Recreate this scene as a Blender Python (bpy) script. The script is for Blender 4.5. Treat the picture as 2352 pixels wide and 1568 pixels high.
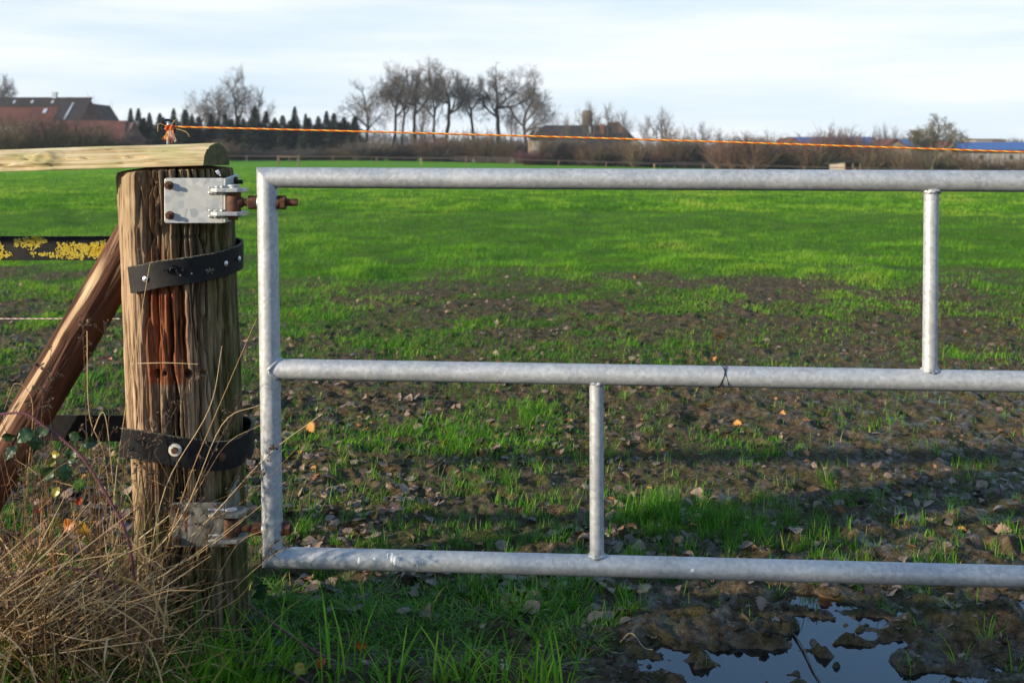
import bpy, math, random
import numpy as np
from mathutils import Vector, Matrix
R = math.radians
for o in list(bpy.data.objects): bpy.data.objects.remove(o)
SC = bpy.context.scene
COL = SC.collection
# ------------------------------------------------------------------ camera, sky, sun, exposure
F, HZ, ZC = 2613.0, 354.0, 1.2          # focal length and horizon in photo-view pixels (2352 wide), eye height
cam_d = bpy.data.cameras.new('camera'); cam = bpy.data.objects.new('camera', cam_d); COL.objects.link(cam)
cam.location = (0, 0, ZC); cam.rotation_euler = (R(90), 0, 0)
cam_d.sensor_width = 36; cam_d.lens = F/2352*36
cam_d.shift_y = -(784-HZ)/2352
cam_d.clip_start = 0.05; cam_d.clip_end = 5000
cam_d.dof.use_dof = True; cam_d.dof.focus_distance = 3.15; cam_d.dof.aperture_fstop = 6.0
SC.camera = cam
SUN_EL, SUN_AZ = 16.0, 64.0             # low sun, 64 degrees to the left of straight behind the camera
wd = bpy.data.worlds.new('World'); SC.world = wd; wd.use_nodes = True
nt = wd.node_tree; nt.nodes.clear()
def wn(t, **k):
    n = nt.nodes.new(t)
    for a, b in k.items(): setattr(n, a, b)
    return n
sky = wn('ShaderNodeTexSky', sky_type='NISHITA', sun_disc=False)
sky.sun_elevation = R(SUN_EL); sky.sun_rotation = R(180+SUN_AZ)
sky.air_density = 1.0; sky.dust_density = 0.6; sky.ozone_density = 3.5
bg1 = wn('ShaderNodeBackground'); bg1.inputs[1].default_value = 0.11
nt.links.new(sky.outputs[0], bg1.inputs[0])
bg2 = wn('ShaderNodeBackground'); bg2.inputs[0].default_value = (0.83, 0.90, 1.0, 1); bg2.inputs[1].default_value = 0.77
tc = wn('ShaderNodeTexCoord'); mp = wn('ShaderNodeMapping'); mp.inputs['Scale'].default_value = (1.5, 2.0, 16.0)
mp.inputs['Rotation'].default_value = (R(2), R(4), R(20))
nz = wn('ShaderNodeTexNoise'); nz.inputs['Scale'].default_value = 1.7; nz.inputs['Detail'].default_value = 7; nz.inputs['Roughness'].default_value = 0.55
nt.links.new(tc.outputs['Generated'], mp.inputs[0]); nt.links.new(mp.outputs[0], nz.inputs[0])
sp = wn('ShaderNodeSeparateXYZ'); nt.links.new(tc.outputs['Generated'], sp.inputs[0])
cr = wn('ShaderNodeMapRange'); cr.inputs[1].default_value = 0.36; cr.inputs[2].default_value = 0.66; cr.inputs[3].default_value = 0.85; cr.inputs[4].default_value = 1.0
nt.links.new(nz.outputs[0], cr.inputs[0])
vc = wn('ShaderNodeValToRGB'); vc.color_ramp.elements[0].position = 0.36; vc.color_ramp.elements[0].color = (0.66, 0.785, 0.91, 1); vc.color_ramp.elements[1].position = 0.62; vc.color_ramp.elements[1].color = (0.84, 0.885, 0.93, 1)
nt.links.new(nz.outputs[0], vc.inputs[0])
eb = wn('ShaderNodeMapRange', interpolation_type='SMOOTHSTEP'); eb.inputs[1].default_value = 0.13; eb.inputs[2].default_value = 0.36; nt.links.new(sp.outputs[2], eb.inputs[0])
hb = wn('ShaderNodeMix', data_type='RGBA'); nt.links.new(eb.outputs[0], hb.inputs[0]); nt.links.new(vc.outputs[0], hb.inputs[6]); hb.inputs[7].default_value = (0.30, 0.58, 1.0, 1); nt.links.new(hb.outputs[2], bg2.inputs[0])
er = wn('ShaderNodeMapRange', interpolation_type='SMOOTHSTEP'); er.inputs[1].default_value = 0.09; er.inputs[2].default_value = 0.30; er.inputs[3].default_value = 1.0; er.inputs[4].default_value = 0.44
nt.links.new(sp.outputs[2], er.inputs[0])
mu = wn('ShaderNodeMath', operation='MULTIPLY'); nt.links.new(cr.outputs[0], mu.inputs[0]); nt.links.new(er.outputs[0], mu.inputs[1])
mx = wn('ShaderNodeMixShader'); nt.links.new(mu.outputs[0], mx.inputs[0]); nt.links.new(bg1.outputs[0], mx.inputs[1]); nt.links.new(bg2.outputs[0], mx.inputs[2])
wo = wn('ShaderNodeOutputWorld'); nt.links.new(mx.outputs[0], wo.inputs[0])
sd = bpy.data.lights.new('sun', 'SUN'); sun = bpy.data.objects.new('sun', sd); COL.objects.link(sun)
sd.energy = 5.0; sd.angle = R(1.2); sd.color = (1.0, 0.86, 0.66)
tr = Vector((math.sin(R(SUN_AZ)), math.cos(R(SUN_AZ)), -math.tan(R(SUN_EL)))).normalized()
sun.rotation_euler = tr.to_track_quat('-Z', 'Y').to_euler()
SC.view_settings.view_transform = 'Standard'; SC.view_settings.look = 'None'
SC.view_settings.exposure = 0.64; SC.view_settings.gamma = 1.0
SC.cycles.max_bounces = 6; SC.cycles.transparent_max_bounces = 4

# ------------------------------------------------------------------ helpers
def P(u, v, d): return Vector(((u-1176)/F*d, d, ZC-(v-HZ)/F*d))
def ss(a, b, x):
    t = np.clip((x-a)/(b-a), 0, 1); return t*t*(3-2*t)
def hsh(ix, iy, s):
    n = (ix.astype(np.int64)*374761393 + iy.astype(np.int64)*668265263 + s*974634777) & 0xffffffff
    n = ((n ^ (n >> 13))*1274126177) & 0xffffffff
    n = ((n ^ (n >> 16))*2246822519) & 0xffffffff
    return ((n ^ (n >> 15)) & 0xffff)/65535.0
def vn(x, y, s=0):
    x = np.asarray(x, float); y = np.asarray(y, float)
    ix = np.floor(x); iy = np.floor(y); fx = x-ix; fy = y-iy
    fx = fx*fx*(3-2*fx); fy = fy*fy*(3-2*fy)
    a = hsh(ix, iy, s); b = hsh(ix+1, iy, s); c = hsh(ix, iy+1, s); d = hsh(ix+1, iy+1, s)
    return (a*(1-fx)+b*fx)*(1-fy) + (c*(1-fx)+d*fx)*fy
def fbm(x, y, o=4, s=0):
    t = 0; a = 0.5; n = 0
    for k in range(o):
        t = t + a*vn(np.asarray(x)*2**k+k*7.3, np.asarray(y)*2**k+k*3.1, s+k); n += a; a *= 0.5
    return t/n
def link(o, parent=None):
    COL.objects.link(o)
    if parent is not None: o.parent = parent
    return o
def tag(o, label=None, cat=None, group=None, kind=None):
    if label: o['label'] = label
    if cat: o['category'] = cat
    if group: o['group'] = group
    if kind: o['kind'] = kind
    return o
def empty(name, loc=(0, 0, 0), label=None, cat=None, group=None):
    o = bpy.data.objects.new(name, None); o.location = loc; o.empty_display_size = 0.05
    link(o); return tag(o, label, cat, group)
def np_mesh(name, V, faces, mat=None, parent=None, smooth=True, attrs=None):
    me = bpy.data.meshes.new(name); V = np.asarray(V, np.float32)
    me.vertices.add(len(V)); me.vertices.foreach_set('co', V.ravel())
    faces = [np.asarray(f, np.int32) for f in faces if len(f)]
    nl = sum(f.size for f in faces); npoly = sum(len(f) for f in faces)
    me.loops.add(nl); me.loops.foreach_set('vertex_index', np.concatenate([f.ravel() for f in faces]))
    me.polygons.add(npoly)
    st = []; off = 0
    for f in faces:
        k = f.shape[1]; st.append(off+np.arange(len(f))*k); off += f.size
    me.polygons.foreach_set('loop_start', np.concatenate(st).astype(np.int32))
    me.update(calc_edges=True)
    me.polygons.foreach_set('use_smooth', np.full(npoly, smooth))
    for k, a in (attrs or {}).items():
        at = me.attributes.new(k, 'FLOAT', 'POINT'); at.data.foreach_set('value', np.asarray(a, np.float32))
    if mat: me.materials.append(mat)
    return link(bpy.data.objects.new(name, me), parent)
class MB:
    """collects shapes into one mesh"""
    def __init__(s): s.v = []; s.f = []; s.a = []
    def add(s, vs, fs, a=0.0):
        b = len(s.v); s.v.extend([tuple(p) for p in vs]); s.f.extend([tuple(b+i for i in q) for q in fs]); s.a.extend([a]*len(vs))
    def tube(s, pts, rad, seg=8, cap=True, a=0.0, twist=0.0):
        pts = [Vector(p) for p in pts]; n = len(pts)
        if not hasattr(rad, '__len__'): rad = [rad]*n
        vs = []; t0 = (pts[1]-pts[0]).normalized()
        nrm = t0.orthogonal().normalized()
        for i in range(n):
            t = (pts[min(i+1, n-1)]-pts[max(i-1, 0)])
            t = t.normalized() if t.length > 1e-9 else t0
            nrm = (nrm-t*nrm.dot(t))
            nrm = nrm.normalized() if nrm.length > 1e-6 else t.orthogonal().normalized()
            bn = t.cross(nrm)
            for k in range(seg):
                an = 2*math.pi*k/seg
                vs.append(pts[i]+(nrm*math.cos(an)+bn*math.sin(an))*rad[i])
        fs = [(i*seg+k, i*seg+(k+1) % seg, (i+1)*seg+(k+1) % seg, (i+1)*seg+k) for i in range(n-1) for k in range(seg)]
        if cap: fs += [tuple(range(seg))[::-1], tuple((n-1)*seg+k for k in range(seg))]
        s.add(vs, fs, a)
    def box(s, c, sz, rot=None, a=0.0):
        M = rot or Matrix.Identity(3); c = Vector(c)
        vs = [c+M @ Vector((x*sz[0]/2, y*sz[1]/2, z*sz[2]/2)) for x in (-1, 1) for y in (-1, 1) for z in (-1, 1)]
        s.add(vs, [(0, 1, 3, 2), (4, 6, 7, 5), (0, 4, 5, 1), (2, 3, 7, 6), (0, 2, 6, 4), (1, 5, 7, 3)], a)
    def lathe(s, base, axis, prof, seg=20, a=0.0):
        """prof: list of (distance along axis, radius)"""
        ax = Vector(axis).normalized(); n = ax.orthogonal().normalized(); b = ax.cross(n); base = Vector(base)
        vs = [base+ax*h+(n*math.cos(2*math.pi*k/seg)+b*math.sin(2*math.pi*k/seg))*r for h, r in prof for k in range(seg)]
        m = len(prof)
        fs = [(i*seg+k, i*seg+(k+1) % seg, (i+1)*seg+(k+1) % seg, (i+1)*seg+k) for i in range(m-1) for k in range(seg)]
        fs += [tuple(range(seg))[::-1], tuple((m-1)*seg+k for k in range(seg))]
        s.add(vs, fs, a)
    def prism(s, poly, off, a=0.0):
        """polygon (list of points) pushed along off"""
        n = len(poly); off = Vector(off); poly = [Vector(p) for p in poly]
        vs = poly+[p+off for p in poly]
        fs = [tuple(range(n))[::-1], tuple(range(n, 2*n))]+[(i, (i+1) % n, n+(i+1) % n, n+i) for i in range(n)]
        s.add(vs, fs, a)
    def build(s, name, mat, parent=None, smooth=False, bevel=0, loc=None, auto=None):
        me = bpy.data.meshes.new(name); me.from_pydata(s.v, [], s.f); me.update()
        if any(s.a):
            at = me.attributes.new('rnd', 'FLOAT', 'POINT'); at.data.foreach_set('value', np.array(s.a, np.float32))
        me.polygons.foreach_set('use_smooth', np.full(len(me.polygons), smooth))
        if mat: me.materials.append(mat)
        o = link(bpy.data.objects.new(name, me), parent)
        if loc is not None: o.location = loc
        if bevel:
            b = o.modifiers.new('bevel', 'BEVEL'); b.width = bevel; b.segments = 2; b.limit_method = 'ANGLE'; b.angle_limit = R(40)
        if auto:
            me.polygons.foreach_set('use_smooth', np.full(len(me.polygons), True))
            try: me.set_sharp_from_angle(angle=R(auto))
            except Exception: pass
        return o
def catmull(pts, n=8):
    pts = [Vector(p) for p in pts]; q = [pts[0]*2-pts[1]]+pts+[pts[-1]*2-pts[-2]]; out = []
    for i in range(1, len(q)-2):
        for k in range(n):
            t = k/n; a, b, c, d = q[i-1], q[i], q[i+1], q[i+2]
            out.append(0.5*((2*b)+(c-a)*t+(2*a-5*b+4*c-d)*t*t+(3*b-a-3*c+d)*t**3))
    out.append(pts[-1]); return out
def copy_tree(o, parent=None):
    c = o.copy(); COL.objects.link(c)
    if parent is not None: c.parent = parent
    for ch in list(o.children): copy_tree(ch, c)
    return c

# ------------------------------------------------------------------ materials
class NT:
    def __init__(s, name):
        s.m = bpy.data.materials.new(name); s.m.use_nodes = True; s.t = s.m.node_tree; s.t.nodes.clear()
        s.out = s.n('ShaderNodeOutputMaterial')
    def n(s, t, **k):
        x = s.t.nodes.new(t)
        for a, b in k.items(): setattr(x, a, b)
        return x
    def l(s, a, b): s.t.links.new(a, b)
    def coord(s, scale=(1, 1, 1), kind='Object'):
        c = s.n('ShaderNodeTexCoord'); m = s.n('ShaderNodeMapping'); m.inputs['Scale'].default_value = scale
        s.l(c.outputs[kind], m.inputs[0]); return m.outputs[0]
    def noise(s, vec, sc, det=4, ro=0.5, dist=0):
        x = s.n('ShaderNodeTexNoise'); s.l(vec, x.inputs[0]) if vec else None
        x.inputs['Scale'].default_value = sc; x.inputs['Detail'].default_value = det; x.inputs['Roughness'].default_value = ro; x.inputs['Distortion'].default_value = dist
        return x.outputs[0]
    def voro(s, vec, sc, out='Color', rnd=1):
        x = s.n('ShaderNodeTexVoronoi'); s.l(vec, x.inputs[0]); x.inputs['Scale'].default_value = sc; x.inputs['Randomness'].default_value = rnd
        return x.outputs[out]
    def attr(s, a): return s.n('ShaderNodeAttribute', attribute_name=a).outputs['Fac']
    def ramp(s, fac, stops):
        x = s.n('ShaderNodeValToRGB'); e = x.color_ramp.elements
        while len(e) < len(stops): e.new(0.5)
        for i, (p, c) in enumerate(stops):
            e[i].position = p; e[i].color = (c[0], c[1], c[2], 1) if hasattr(c, '__len__') else (c, c, c, 1)
        s.l(fac, x.inputs[0]); return x.outputs[0]
    def mix(s, f, a, b, bt='MIX'):
        x = s.n('ShaderNodeMix', data_type='RGBA', blend_type=bt)
        for v, i in ((f, 0), (a, 6), (b, 7)):
            if hasattr(v, 'is_linked') or hasattr(v, 'links'): s.l(v, x.inputs[i])
            elif i == 0: x.inputs[0].default_value = v
            else: x.inputs[i].default_value = (v[0], v[1], v[2], 1)
        return x.outputs[2]
    def mr(s, v, a, b, c=0.0, d=1.0):
        x = s.n('ShaderNodeMapRange'); s.l(v, x.inputs[0])
        for i, q in zip((1, 2, 3, 4), (a, b, c, d)): x.inputs[i].default_value = q
        return x.outputs[0]
    def math(s, op, a, b):
        x = s.n('ShaderNodeMath', operation=op)
        for i, v in ((0, a), (1, b)):
            if hasattr(v, 'links'): s.l(v, x.inputs[i])
            else: x.inputs[i].default_value = v
        return x.outputs[0]
    def bump(s, h, st=0.5, d=0.002):
        x = s.n('ShaderNodeBump'); x.inputs['Strength'].default_value = st; x.inputs['Distance'].default_value = d; s.l(h, x.inputs['Height']); return x.outputs[0]
    def done(s, col, rough=0.7, metal=0.0, norm=None, spec=0.5, trans=0.0, coat=0):
        b = s.n('ShaderNodeBsdfPrincipled')
        for v, k in ((col, 'Base Color'), (rough, 'Roughness'), (metal, 'Metallic'), (spec, 'Specular IOR Level')):
            if hasattr(v, 'links'): s.l(v, b.inputs[k])
            elif k == 'Base Color': b.inputs[k].default_value = (v[0], v[1], v[2], 1)
            else: b.inputs[k].default_value = v
        if coat: b.inputs['Coat Weight'].default_value = coat
        if norm: s.l(norm, b.inputs['Normal'])
        sh = b.outputs[0]
        if trans:
            t = s.n('ShaderNodeBsdfTranslucent'); m = s.n('ShaderNodeMixShader'); m.inputs[0].default_value = trans
            if hasattr(col, 'links'): s.l(col, t.inputs[0])
            else: t.inputs[0].default_value = (col[0], col[1], col[2], 1)
            s.l(sh, m.inputs[1]); s.l(t.outputs[0], m.inputs[2]); sh = m.outputs[0]
        s.l(sh, s.out.inputs[0]); return s.m
def simple(name, col, rough=0.75, var=0.25, sc=30, metal=0, trans=0, spec=0.4, bump=0.3):
    t = NT(name); c = t.coord(); n = t.noise(c, sc, 5)
    k = t.ramp(n, [(0.3, [x*(1-var) for x in col]), (0.7, [x*(1+var) for x in col])])
    return t.done(k, rough, metal, t.bump(n, bump, 0.002) if bump else None, spec, trans)
M = {}
def m_galv():
    t = NT('galvanised_steel'); c = t.coord()
    v = t.voro(t.coord((1, 1, 1)), 120); n = t.noise(c, 14, 6, 0.6); n2 = t.noise(c, 160, 3)
    sv = t.n('ShaderNodeSeparateColor'); t.l(v, sv.inputs[0])
    f = t.math('ADD', t.math('MULTIPLY', sv.outputs[0], 0.30), t.math('MULTIPLY', t.noise(c, 5, 7, 0.7), 0.70))
    k = t.ramp(f, [(0.25, (0.31, 0.325, 0.335)), (0.5, (0.41, 0.425, 0.432)), (0.75, (0.52, 0.53, 0.532))])
    dirt = t.mr(t.noise(t.coord((3, 3, 9)), 9, 8, 0.75), 0.58, 0.74, 0, 0.6)
    k = t.mix(dirt, k, (0.20, 0.18, 0.14))
    h = t.math('ADD', t.math('MULTIPLY', n2, 0.35), n)
    return t.done(k, t.mr(n, 0.3, 0.7, 0.42, 0.66), t.mr(n2, 0.3, 0.7, 0.32, 0.48), t.bump(h, 0.35, 0.0025), 0.5)
M['galv'] = m_galv()
def m_plate(name='galvanised_plate', grime_shade=0.0):
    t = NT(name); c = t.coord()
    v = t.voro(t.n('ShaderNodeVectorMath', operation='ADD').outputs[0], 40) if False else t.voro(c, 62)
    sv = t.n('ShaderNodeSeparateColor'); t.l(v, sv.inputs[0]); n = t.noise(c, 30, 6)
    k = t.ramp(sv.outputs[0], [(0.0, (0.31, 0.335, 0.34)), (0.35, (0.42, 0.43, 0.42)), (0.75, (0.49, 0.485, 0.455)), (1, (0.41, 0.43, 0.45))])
    if grime_shade: k = t.mix(t.mr(t.noise(c, 16, 7, 0.7), 0.35, 0.6, grime_shade, 0.95), k, (0.12, 0.115, 0.085))
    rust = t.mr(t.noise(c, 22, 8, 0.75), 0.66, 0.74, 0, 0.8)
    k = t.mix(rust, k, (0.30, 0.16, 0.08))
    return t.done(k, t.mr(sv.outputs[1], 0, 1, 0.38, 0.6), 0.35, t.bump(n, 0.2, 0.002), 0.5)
M['plate'] = m_plate(); M['plate_dirty_shade'] = m_plate('dirty_shaded_galvanised_plate', 0.5)  # lower plate: real grime plus the shade it sits in, painted as darker colour
def m_rust():
    t = NT('rusty_steel'); c = t.coord(); n = t.noise(c, 90, 7, 0.65)
    k = t.ramp(n, [(0.3, (0.035, 0.016, 0.010)), (0.52, (0.11, 0.045, 0.022)), (0.75, (0.20, 0.085, 0.035))])
    return t.done(k, 0.7, 0.3, t.bump(n, 0.6, 0.002), 0.5)
M['rust'] = m_rust()
M['dark_steel'] = simple('blackened_steel', (0.02, 0.016, 0.014), 0.5, 0.4, 120, 0.4)
M['zinc'] = simple('bright_zinc', (0.62, 0.63, 0.64), 0.35, 0.15, 200, 0.8)
def m_post():
    t = NT('weathered_post_wood'); c = t.coord((62, 62, 6.5)); c2 = t.coord((6, 6, 3.5)); c3 = t.coord((170, 170, 12))
    g = t.noise(c, 2.2, 8, 0.65, 0.4); b = t.noise(c2, 1.8, 6, 0.6); fgr = t.noise(c3, 1.0, 4, 0.6)
    k = t.ramp(g, [(0.30, (0.055, 0.030, 0.016)), (0.43, (0.155, 0.092, 0.050)), (0.56, (0.29, 0.195, 0.115)), (0.75, (0.45, 0.34, 0.22))])
    k = t.mix(t.mr(b, 0.45, 0.68, 0, 0.65), k, t.ramp(g, [(0.3, (0.045, 0.022, 0.012)), (0.7, (0.20, 0.105, 0.055))]))
    k = t.mix(t.mr(fgr, 0.35, 0.65, 0.55, 0.0), k, (0.10, 0.065, 0.042))
    k = t.mix(t.math('MULTIPLY', t.attr('bleach'), 0.75), k, t.ramp(g, [(0.3, (0.13, 0.074, 0.038)), (0.43, (0.37, 0.245, 0.140)), (0.7, (0.56, 0.42, 0.27))]))
    st = t.attr('stain')
    k = t.mix(t.math('MULTIPLY', st, 0.9), k, t.ramp(g, [(0.25, (0.035, 0.012, 0.006)), (0.46, (0.19, 0.054, 0.018)), (0.72, (0.37, 0.130, 0.044))]))
    ms = t.math('MULTIPLY', t.attr('algae_shade'), t.mr(t.noise(t.coord((9, 9, 3)), 1.6, 7, 0.7), 0.38, 0.62))
    k = t.mix(ms, k, t.ramp(g, [(0.3, (0.020, 0.030, 0.006)), (0.7, (0.115, 0.145, 0.030))]))
    hs = t.math('ADD', t.math('MULTIPLY', fgr, 0.5), g)
    return t.done(k, 0.82, 0, t.bump(hs, 0.7, 0.003), 0.25)
M['post'] = m_post()
def m_rail():
    t = NT('pale_lichened_rail_wood'); c = t.coord((2.0, 24, 24)); g = t.noise(c, 2.4, 8, 0.6, 0.9); b = t.noise(t.coord((4, 9, 9)), 2.2, 6, 0.65)
    k = t.ramp(g, [(0.33, (0.13, 0.08, 0.04)), (0.42, (0.40, 0.29, 0.15)), (0.58, (0.56, 0.45, 0.27)), (0.8, (0.66, 0.58, 0.40))])
    k = t.mix(t.mr(b, 0.45, 0.66, 0, 0.7), k, t.ramp(g, [(0.3, (0.20, 0.20, 0.06)), (0.7, (0.40, 0.40, 0.15))]))
    return t.done(k, 0.8, 0, t.bump(g, 0.7, 0.004), 0.3)
M['rail'] = m_rail()
def m_endgrain():
    t = NT('mossy_end_grain'); c = t.coord(); w = t.n('ShaderNodeTexWave', wave_type='RINGS', rings_direction='X'); t.l(c, w.inputs[0]); w.inputs['Scale'].default_value = 60; w.inputs['Distortion'].default_value = 3; w.inputs['Detail'].default_value = 3
    n = t.noise(c, 50, 6, 0.6)
    k = t.mix(0.6, t.ramp(w.outputs[0], [(0, (0.07, 0.05, 0.03)), (1, (0.17, 0.13, 0.07))]), t.ramp(n, [(0.3, (0.05, 0.05, 0.018)), (0.7, (0.19, 0.19, 0.07))]))
    return t.done(k, 0.9, 0, t.bump(n, 0.6, 0.003), 0.2)
M['endgrain'] = m_endgrain()
def m_brace():
    t = NT('peeling_bark_pole'); c = t.coord((9, 9, 1.3)); g = t.noise(c, 2.0, 8, 0.62, 0.8); fg = t.noise(t.coord((60, 60, 4)), 1.5, 5, 0.6)
    k = t.ramp(g, [(0.34, (0.022, 0.010, 0.006)), (0.47, (0.070, 0.029, 0.016)), (0.57, (0.115, 0.050, 0.028)), (0.63, (0.20, 0.10, 0.055))])
    k = t.mix(t.attr('peel'), k, t.ramp(g, [(0.3, (0.30, 0.17, 0.09)), (0.5, (0.50, 0.34, 0.20)), (0.7, (0.62, 0.47, 0.31))]))
    k = t.mix(t.mr(fg, 0.3, 0.6, 0.5, 0), k, (0.07, 0.033, 0.02))
    k = t.mix(t.mr(t.noise(t.coord((30, 30, 12)), 1.2, 5, .7), .62, .70, 0, .9), k, (0.018, 0.014, 0.012))
    return t.done(k, 0.78, 0, t.bump(t.math('ADD', g, t.math('MULTIPLY', fg, 0.6)), 0.9, 0.008), 0.2)
M['brace'] = m_brace()
def m_belt():
    t = NT('black_rubber_belt'); c = t.coord(); n = t.noise(c, 60, 7, 0.6); b = t.noise(c, 9, 5, 0.6)
    k = t.ramp(n, [(0.3, (0.005, 0.005, 0.006)), (0.7, (0.013, 0.0125, 0.013))])
    k = t.mix(t.mr(b, 0.48, 0.72, 0, 0.45), k, (0.06, 0.054, 0.045))
    return t.done(k, t.mr(b, 0.3, 0.7, 0.5, 0.75), 0, t.bump(n, 0.35, 0.002), 0.22)
M['belt'] = m_belt()
M['belt_edge'] = simple('frayed_belt_canvas', (0.23, 0.22, 0.15), 0.95, 0.5, 260)
def m_lichen():
    t = NT('yellow_lichen'); c = t.coord(); n = t.noise(c, 70, 6, 0.6); k = t.mix(0.35, t.ramp(t.attr('rnd'), [(0.0, (0.40, 0.38, 0.20)), (0.4, (0.60, 0.50, 0.06)), (0.8, (0.58, 0.40, 0.02)), (1.0, (0.46, 0.26, 0.012))]), t.ramp(n, [(0.3, (0.25, 0.15, 0.012)), (0.7, (0.68, 0.55, 0.10))]))
    return t.done(k, 0.9, 0, t.bump(n, 0.8, 0.004), 0.2)
M['lichen'] = m_lichen()
M['rope_o'] = simple('orange_rope', (0.75, 0.16, 0.02), 0.55, 0.2, 300, 0, 0.1)
M['rope_y'] = simple('yellow_rope', (0.80, 0.55, 0.08), 0.55, 0.2, 300, 0, 0.1)
M['rope_w'] = simple('white_wire', (0.70, 0.66, 0.60), 0.5, 0.15, 300)
M['rope_r'] = simple('red_wire', (0.45, 0.10, 0.05), 0.5, 0.15, 300)
M['plastic'] = simple('black_plastic', (0.012, 0.013, 0.015), 0.35, 0.3, 60, bump=0.1)
def m_rnd(name, stops, rough=0.6, trans=0.3, spec=0.4, nsc=0, nvar=0.3):
    t = NT(name); k = t.ramp(t.attr('rnd'), stops)
    if nsc:
        n = t.noise(t.coord(), nsc, 5); k = t.mix(1.0, k, t.ramp(n, [(0.3, 1-nvar), (0.7, 1+nvar*0.4)]), 'MULTIPLY')
    return t.done(k, rough, 0, None, spec, trans)
M['grass'] = m_rnd('green_grass', [(0.0, (0.036, 0.105, 0.010)), (0.4, (0.092, 0.260, 0.011)), (0.7, (0.175, 0.395, 0.017)), (0.93, (0.32, 0.47, 0.04)), (1.0, (0.42, 0.36, 0.10))], 0.5, 0.45, 0.3)
M['straw'] = m_rnd('dry_straw', [(0.0, (0.035, 0.020, 0.013)), (0.28, (0.20, 0.095, 0.042)), (0.56, (0.62, 0.39, 0.16)), (1.0, (0.92, 0.72, 0.40))], 0.5, 0.25, 0.35)
M['weed'] = simple('dry_weed', (0.10, 0.065, 0.04), 0.8, 0.4, 80)
M['cane'] = simple('bramble_cane', (0.14, 0.045, 0.055), 0.5, 0.35, 60)
M['bramble_leaf'] = m_rnd('bramble_leaf', [(0.0, (0.018, 0.045, 0.016)), (0.4, (0.035, 0.085, 0.022)), (0.6, (0.09, 0.15, 0.03)), (0.72, (0.35, 0.30, 0.04)), (0.86, (0.48, 0.16, 0.02)), (1.0, (0.34, 0.035, 0.02))], 0.4, 0.2, 0.5, 60, 0.5)
M['leaf'] = m_rnd('dead_leaf', [(0.0, (0.060, 0.038, 0.026)), (0.35, (0.17, 0.115, 0.082)), (0.65, (0.31, 0.215, 0.150)), (0.8, (0.36, 0.20, 0.11)), (0.9, (0.45, 0.19, 0.055)), (1.0, (0.62, 0.30, 0.05))], 0.55, 0.12, 0.45, 45, 0.45)
def m_bark(name, a, b, sc=3, trans=0): return simple(name, [(x+y)/2 for x, y in zip(a, b)], 0.9, 0.4, sc, bump=0)
M['bark'] = simple('grey_bark', (0.058, 0.048, 0.037), 0.9, 0.35, 1.2, bump=0)
M['bark_moss'] = simple('mossy_bark', (0.100, 0.087, 0.052), 0.9, 0.35, 1.2, bump=0)
M['twig'] = simple('grey_twigs', (0.098, 0.084, 0.074), 0.9, 0.3, 0.8, bump=0)
M['twig_red'] = simple('red_brown_twigs', (0.165, 0.095, 0.064), 0.9, 0.3, 0.6, bump=0)
M['twig_brown'] = simple('brown_twigs', (0.125, 0.090, 0.055), 0.9, 0.3, 0.6, bump=0)
M['twig_purple'] = simple('purple_twigs', (0.12, 0.045, 0.055), 0.9, 0.3, 0.6, bump=0)
M['needle'] = simple('conifer_needles', (0.022, 0.050, 0.027), 0.8, 0.45, 1.5, bump=0)
M['shade_hedge_leaf'] = simple('shade_hedge_foliage', (0.05, 0.07, 0.03), 0.8, 0.4, 6, bump=0)
def m_tiles(name, col):
    t = NT(name); c = t.coord(); w = t.n('ShaderNodeTexBrick'); t.l(c, w.inputs[0]); w.inputs['Scale'].default_value = 3.0
    n = t.noise(c, 0.6, 5, 0.6)
    return t.done(t.ramp(n, [(0.3, [x*0.65 for x in col]), (0.7, [x*1.25 for x in col])]), 0.8, 0, t.bump(w.outputs[1], 0.4, 0.05), 0.3)
M['tile_red'] = m_tiles('red_roof_tiles', (0.115, 0.044, 0.033))
M['tile_dark'] = m_tiles('dark_roof_tiles', (0.036, 0.030, 0.030))
M['tile_brown'] = m_tiles('brown_roof_tiles', (0.12, 0.075, 0.05))
def m_brick(name, col):
    t = NT(name); c = t.coord((1, 1, 1)); w = t.n('ShaderNodeTexBrick'); t.l(c, w.inputs[0]); w.inputs['Scale'].default_value = 4
    for i, q in ((1, 0.8), (2, 1.25)): w.inputs[i].default_value = (col[0]*q, col[1]*q, col[2]*q, 1)
    w.inputs[3].default_value = (0.32, 0.28, 0.25, 1); w.inputs['Mortar Size'].default_value = 0.02
    n = t.noise(c, 0.8, 5); k = t.mix(1.0, w.outputs[0], t.ramp(n, [(0.3, 0.75), (0.7, 1.1)]), 'MULTIPLY')
    return t.done(k, 0.85, 0, None, 0.2)
M['brick'] = m_brick('red_brick', (0.19, 0.075, 0.050))
M['brick_orange'] = m_brick('orange_brick', (0.42, 0.16, 0.08))
M['render'] = simple('cream_render', (0.25, 0.195, 0.145), 0.9, 0.12, 0.7, bump=0)
M['pale'] = simple('pale_board', (0.38, 0.30, 0.23), 0.85, 0.2, 2, bump=0)
def m_solar():
    t = NT('solar_panels'); c = t.coord(); w = t.n('ShaderNodeTexBrick'); t.l(c, w.inputs[0]); w.offset = 0; w.inputs['Scale'].default_value = 0.8
    w.inputs[1].default_value = (0.018, 0.065, 0.22, 1); w.inputs[2].default_value = (0.022, 0.075, 0.26, 1); w.inputs[3].default_value = (0.12, 0.16, 0.25, 1); w.inputs['Mortar Size'].default_value = 0.012
    return t.done(w.outputs[0], 0.3, 0, None, 0.5)
M['solar'] = m_solar()
M['window'] = simple('dark_window', (0.03, 0.035, 0.045), 0.15, 0.1, 1, bump=0, spec=0.6)
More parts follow.
